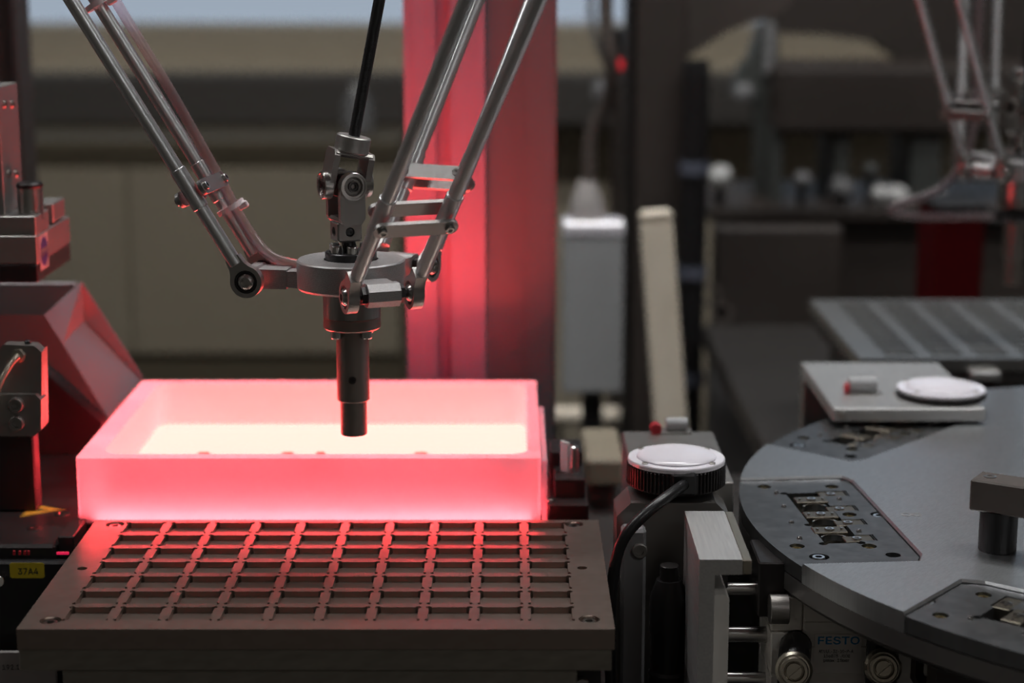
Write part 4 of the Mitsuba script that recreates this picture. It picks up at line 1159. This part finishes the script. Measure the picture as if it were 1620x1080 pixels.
bar = thing('slanted_bar', 'cream coloured slanted bar leaning in front of the dark post', 'bar')
YS2 = 2.2
p0, p1 = at(1066, 740, YS2 - .02), at(1038, 352, YS2)
d = unit(p1 - p0)
Rb = frame(d, (1, 0, 0))
L = np.linalg.norm(p1 - p0)
part(bar, 'bar_body', put(rbox((-.0195, -.010, 0), (.0195, .010, L), .002), Rb, p0), 'm_cream')
part(bar, 'end_cap', put(rbox((-.020, -.011, L), (.020, .011, L + .016), .005), Rb, p0), 'm_cream')
part(bar, 'bar_foot', rbox((p0[0] - .025, p0[1] - .02, 0), (p0[0] + .025, p0[1] + .02, p0[2] + .01), .002), 'm_brown')

# machine housing at the right behind
mh = thing('machine_housing', 'long dark brown machine beam across the back on the right', 'machine beam')
YH = 2.9
part(mh, 'beam_body', rbox((at(1228, 150, YH)[0], YH, zat(212, YH)), (at(1720, 150, YH)[0], YH + .25, zat(107, YH)), .008), 'm_brown')
part(mh, 'beam_bracket', rbox((at(1228, 150, YH)[0], YH + .02, zat(330, YH)), (at(1245, 150, YH)[0], YH + .2, zat(210, YH)), .003), 'm_green_grey')
part(mh, 'beam_bracket', rbox((at(1328, 150, YH)[0], YH + .02, zat(330, YH)), (at(1352, 150, YH)[0], YH + .2, zat(210, YH)), .003), 'm_green_grey')
part(mh, 'beam_bracket', rbox((at(1450, 150, YH)[0], YH + .02, zat(330, YH)), (at(1500, 150, YH)[0], YH + .2, zat(210, YH)), .003), 'm_green_grey')
part(mh, 'beam_shelf', rbox((at(1120, 150, YH)[0], YH - .05, zat(345, YH)), (at(1720, 150, YH)[0], YH + .3, zat(322, YH)), .004), 'm_brown')
part(mh, 'beam_base', rbox((at(1165, 150, YH)[0], YH - .02, .25), (at(1720, 150, YH)[0], YH + .3, zat(344, YH)), .006), 'm_brown')
up = thing('overhead_plate', 'dark plate with a slanted lower edge hanging at the top behind the post', 'plate')
YU = 2.7
part(up, 'plate_body', prism(px2([(1086, 92), (1150, 50), (1238, 18), (1300, -60), (1086, -60)], YU)[::1], .03, Rf, (0, YU + .03, 0)), 'm_brown_light', smooth=25)
up2 = thing('overhead_cover', 'dark brown cover along the top right behind the second robot', 'cover')
part(up2, 'cover_body', prism(px2([(1214, 52), (1300, 55), (1385, 66), (1425, 95), (1435, 112), (1720, 112), (1720, -80), (1214, -80)], 3.2), .08, Rf, (0, 3.28, 0)), 'm_brown', smooth=25)
gc = thing('guide_column', 'greenish grey column with a pale knob behind the black cable bundle', 'column')
YG = 3.0
part(gc, 'column_body', prism(px2([(1196, 330), (1232, 330), (1232, 60), (1224, 36), (1204, 36), (1186, 92), (1172, 105), (1160, 150), (1196, 170)], YG)[::1], .05, Rf, (0, YG + .05, 0)), 'm_green_grey', smooth=25)
part(gc, 'column_post', rbox((at(1208, 60, YG)[0], YG - .012, zat(118, YG)), (at(1226, 60, YG)[0], YG - .001, zat(36, YG)), .003), 'm_grey')
part(gc, 'column_knob', lathe([(.012, 0), (.016, .006), (.014, .016), (.006, .02)], at(1176, 146, YG - .002), (0, -1, 0), 24), 'm_grey', smooth=30)
part(gc, 'column_foot', rbox((at(1186, 330, YG)[0], YG, .3), (at(1230, 330, YG)[0], YG + .05, zat(329, YG)), .004), 'm_brown')

# fittings standing on the beam's shelf
spots = ((1140, 280, .017, 'm_white'), (1270, 285, .013, 'm_grey'), (1330, 300, .018, 'm_grey'), (1378, 270, .012, 'm_green_grey'), (1392, 308, .014, 'm_white'), (1418, 312, .017, 'm_white'), (1482, 316, .014, 'm_white'))  # leftmost white body stands in for a blurred highlight
desc = ('leftmost, stands in for a blurred highlight', 'second from the left', 'third from the left', 'small greenish one standing fourth from the left', 'left one of the bright pair', 'right one of the bright pair', 'right end of the row, behind the second robot')
for i, (px, py, r, m) in enumerate(spots):
    Yq = 2.87
    c = at(px, py, Yq)
    zs_ = zat(322, YH)
    k = thing('pipe_fitting', 'blurred pipe fitting on the rear shelf, ' + desc[i], 'pipe fitting', 'pipe fittings on the rear shelf')
    part(k, 'fitting_body', lathe([(r * .9, -r * .9), (r, -r * .7), (r, r * .6), (r * .7, r * .9), (r * .3, r)], c, (0.2 * (i % 3 - 1), -.6, .8), 24), m, smooth=30)
    part(k, 'fitting_stem', rod((c[0], Yq + .012, zs_ - .0005), (c[0], Yq + .006, c[2] - r * .3), r * .5), 'm_black_metal')
rbx = thing('red_housing', 'dark red box below the second robot behind the rear pallet', 'housing')
YR2 = 2.3
part(rbx, 'housing_body', rbox((at(1478, 400, YR2)[0], YR2, BED - .0005), (at(1556, 400, YR2)[0], YR2 + .1, zat(330, YR2)), .003), 'm_red_dark')
part(rbx, 'housing_cap', rbox((at(1474, 400, YR2)[0], YR2 - .004, zat(332, YR2)), (at(1560, 400, YR2)[0], YR2 + .104, zat(322, YR2)), .002), 'm_black')
gp = thing('machine_cabinet', 'dark grey brown machine cabinet between the cable bundle and the rear pallet', 'panel')
YQ = 2.62
part(gp, 'panel_body', rbox((at(1128, 500, YQ)[0], YQ, .35), (at(1330, 500, YQ)[0], YQ + .04, zat(360, YQ)), .004), 'm_brown')
part(gp, 'panel_skirt', rbox((at(1128, 600, YQ - .1)[0], YQ - .1, .3), (at(1260, 600, YQ - .1)[0], YQ - .01, zat(545, YQ - .1)), .004), 'm_grey')
for px, py in ((1124, 466), (1142, 495)):
    part(gp, 'ring_eye', ringlathe([(.010, -.003), (.016, -.003), (.016, .003), (.010, .003)], at(px, py, YQ - .006), (0, -1, 0.2), 24), 'm_brown_light', smooth=30)
rk = thing('red_button', 'small blurred red button left of the rear aluminium block', 'button')
c = at(1267, 618, 2.2)
part(rk, 'button_cap', lathe([(.010, 0), (.012, .006), (.010, .016), (.004, .020)], c, (0, -.8, .5), 24), 'm_red', smooth=30)
part(rk, 'button_stem', rod((c[0], 2.21, BED - .0005), (c[0], 2.21, c[2] + .002), .009), 'm_black')
# clutter between the pallet, the block and the bracket
gb = thing('grey_column_block', 'grey blurred upright block between the pocket pallet and the black cable', 'block')
Yg = 1.30
part(gb, 'upright', rbox((at(988, 900, Yg)[0], Yg, BED - .0005), (at(1030, 900, Yg)[0], Yg + .03, zat(815, Yg)), .002), 'm_grey') if False else None
part(gb, 'upright', rbox((at(983, 900, 1.135)[0], 1.135, BED - .0005), (at(1022, 900, 1.135)[0], 1.150, zat(838, 1.135)), .002), 'm_grey')
part(gb, 'screw', screw(at(1012, 870, 1.135), (0, -1, 0), .005, .003), 'm_alu_dark')
bm = thing('black_drive_motor', 'black stepped drive motor between the aluminium block and the bright bracket', 'motor')
cm = at(1055, 900, 1.12)
part(bm, 'motor_body', lathe([(.0125, 0), (.0125, .05), (.0112, .052), (.0112, .075), (.0122, .078), (.0122, .10), (.008, .112)], V(cm[0] + .002, 1.125, BED - .0005), seg=32), 'm_black', smooth=30)
part(bm, 'motor_cap', rod(V(cm[0] + .002, 1.125, BED + .111), V(cm[0] + .002, 1.125, BED + .121), .006), 'm_black_metal', smooth=30)
pipe = thing('blurred_pipe', 'pale beige horizontal pipe low behind the glowing box and the valve box', 'pipe')
c = at(930, 657, 2.6)
part(pipe, 'pipe_body', rod(V(at(700, 657, 2.6)[0], 2.6, c[2]), V(at(980, 657, 2.6)[0], 2.6, c[2]), .013), 'm_cream', smooth=30)
part(pipe, 'pipe_stand', rbox((at(880, 657, 2.6)[0], 2.6, 0), (at(890, 657, 2.6)[0], 2.62, c[2]), .003), 'm_brown')
gp2 = thing('beige_plate', 'blurred beige grey plate on the machine bed between the clamp and the aluminium block', 'plate')
a0_, a1_ = onz(925, 790, .93), onz(985, 705, .93)
part(gp2, 'plate_body', rbox((at(925, 750, 1.65)[0], 1.63, .9), (at(985, 750, 1.65)[0], 1.745, .925), .003), 'm_olive')
part(gp2, 'plate_foot', rbox((at(930, 750, 1.65)[0], 1.65, BED - .0005), (at(975, 750, 1.65)[0], 1.73, .901), .003), 'm_brown')
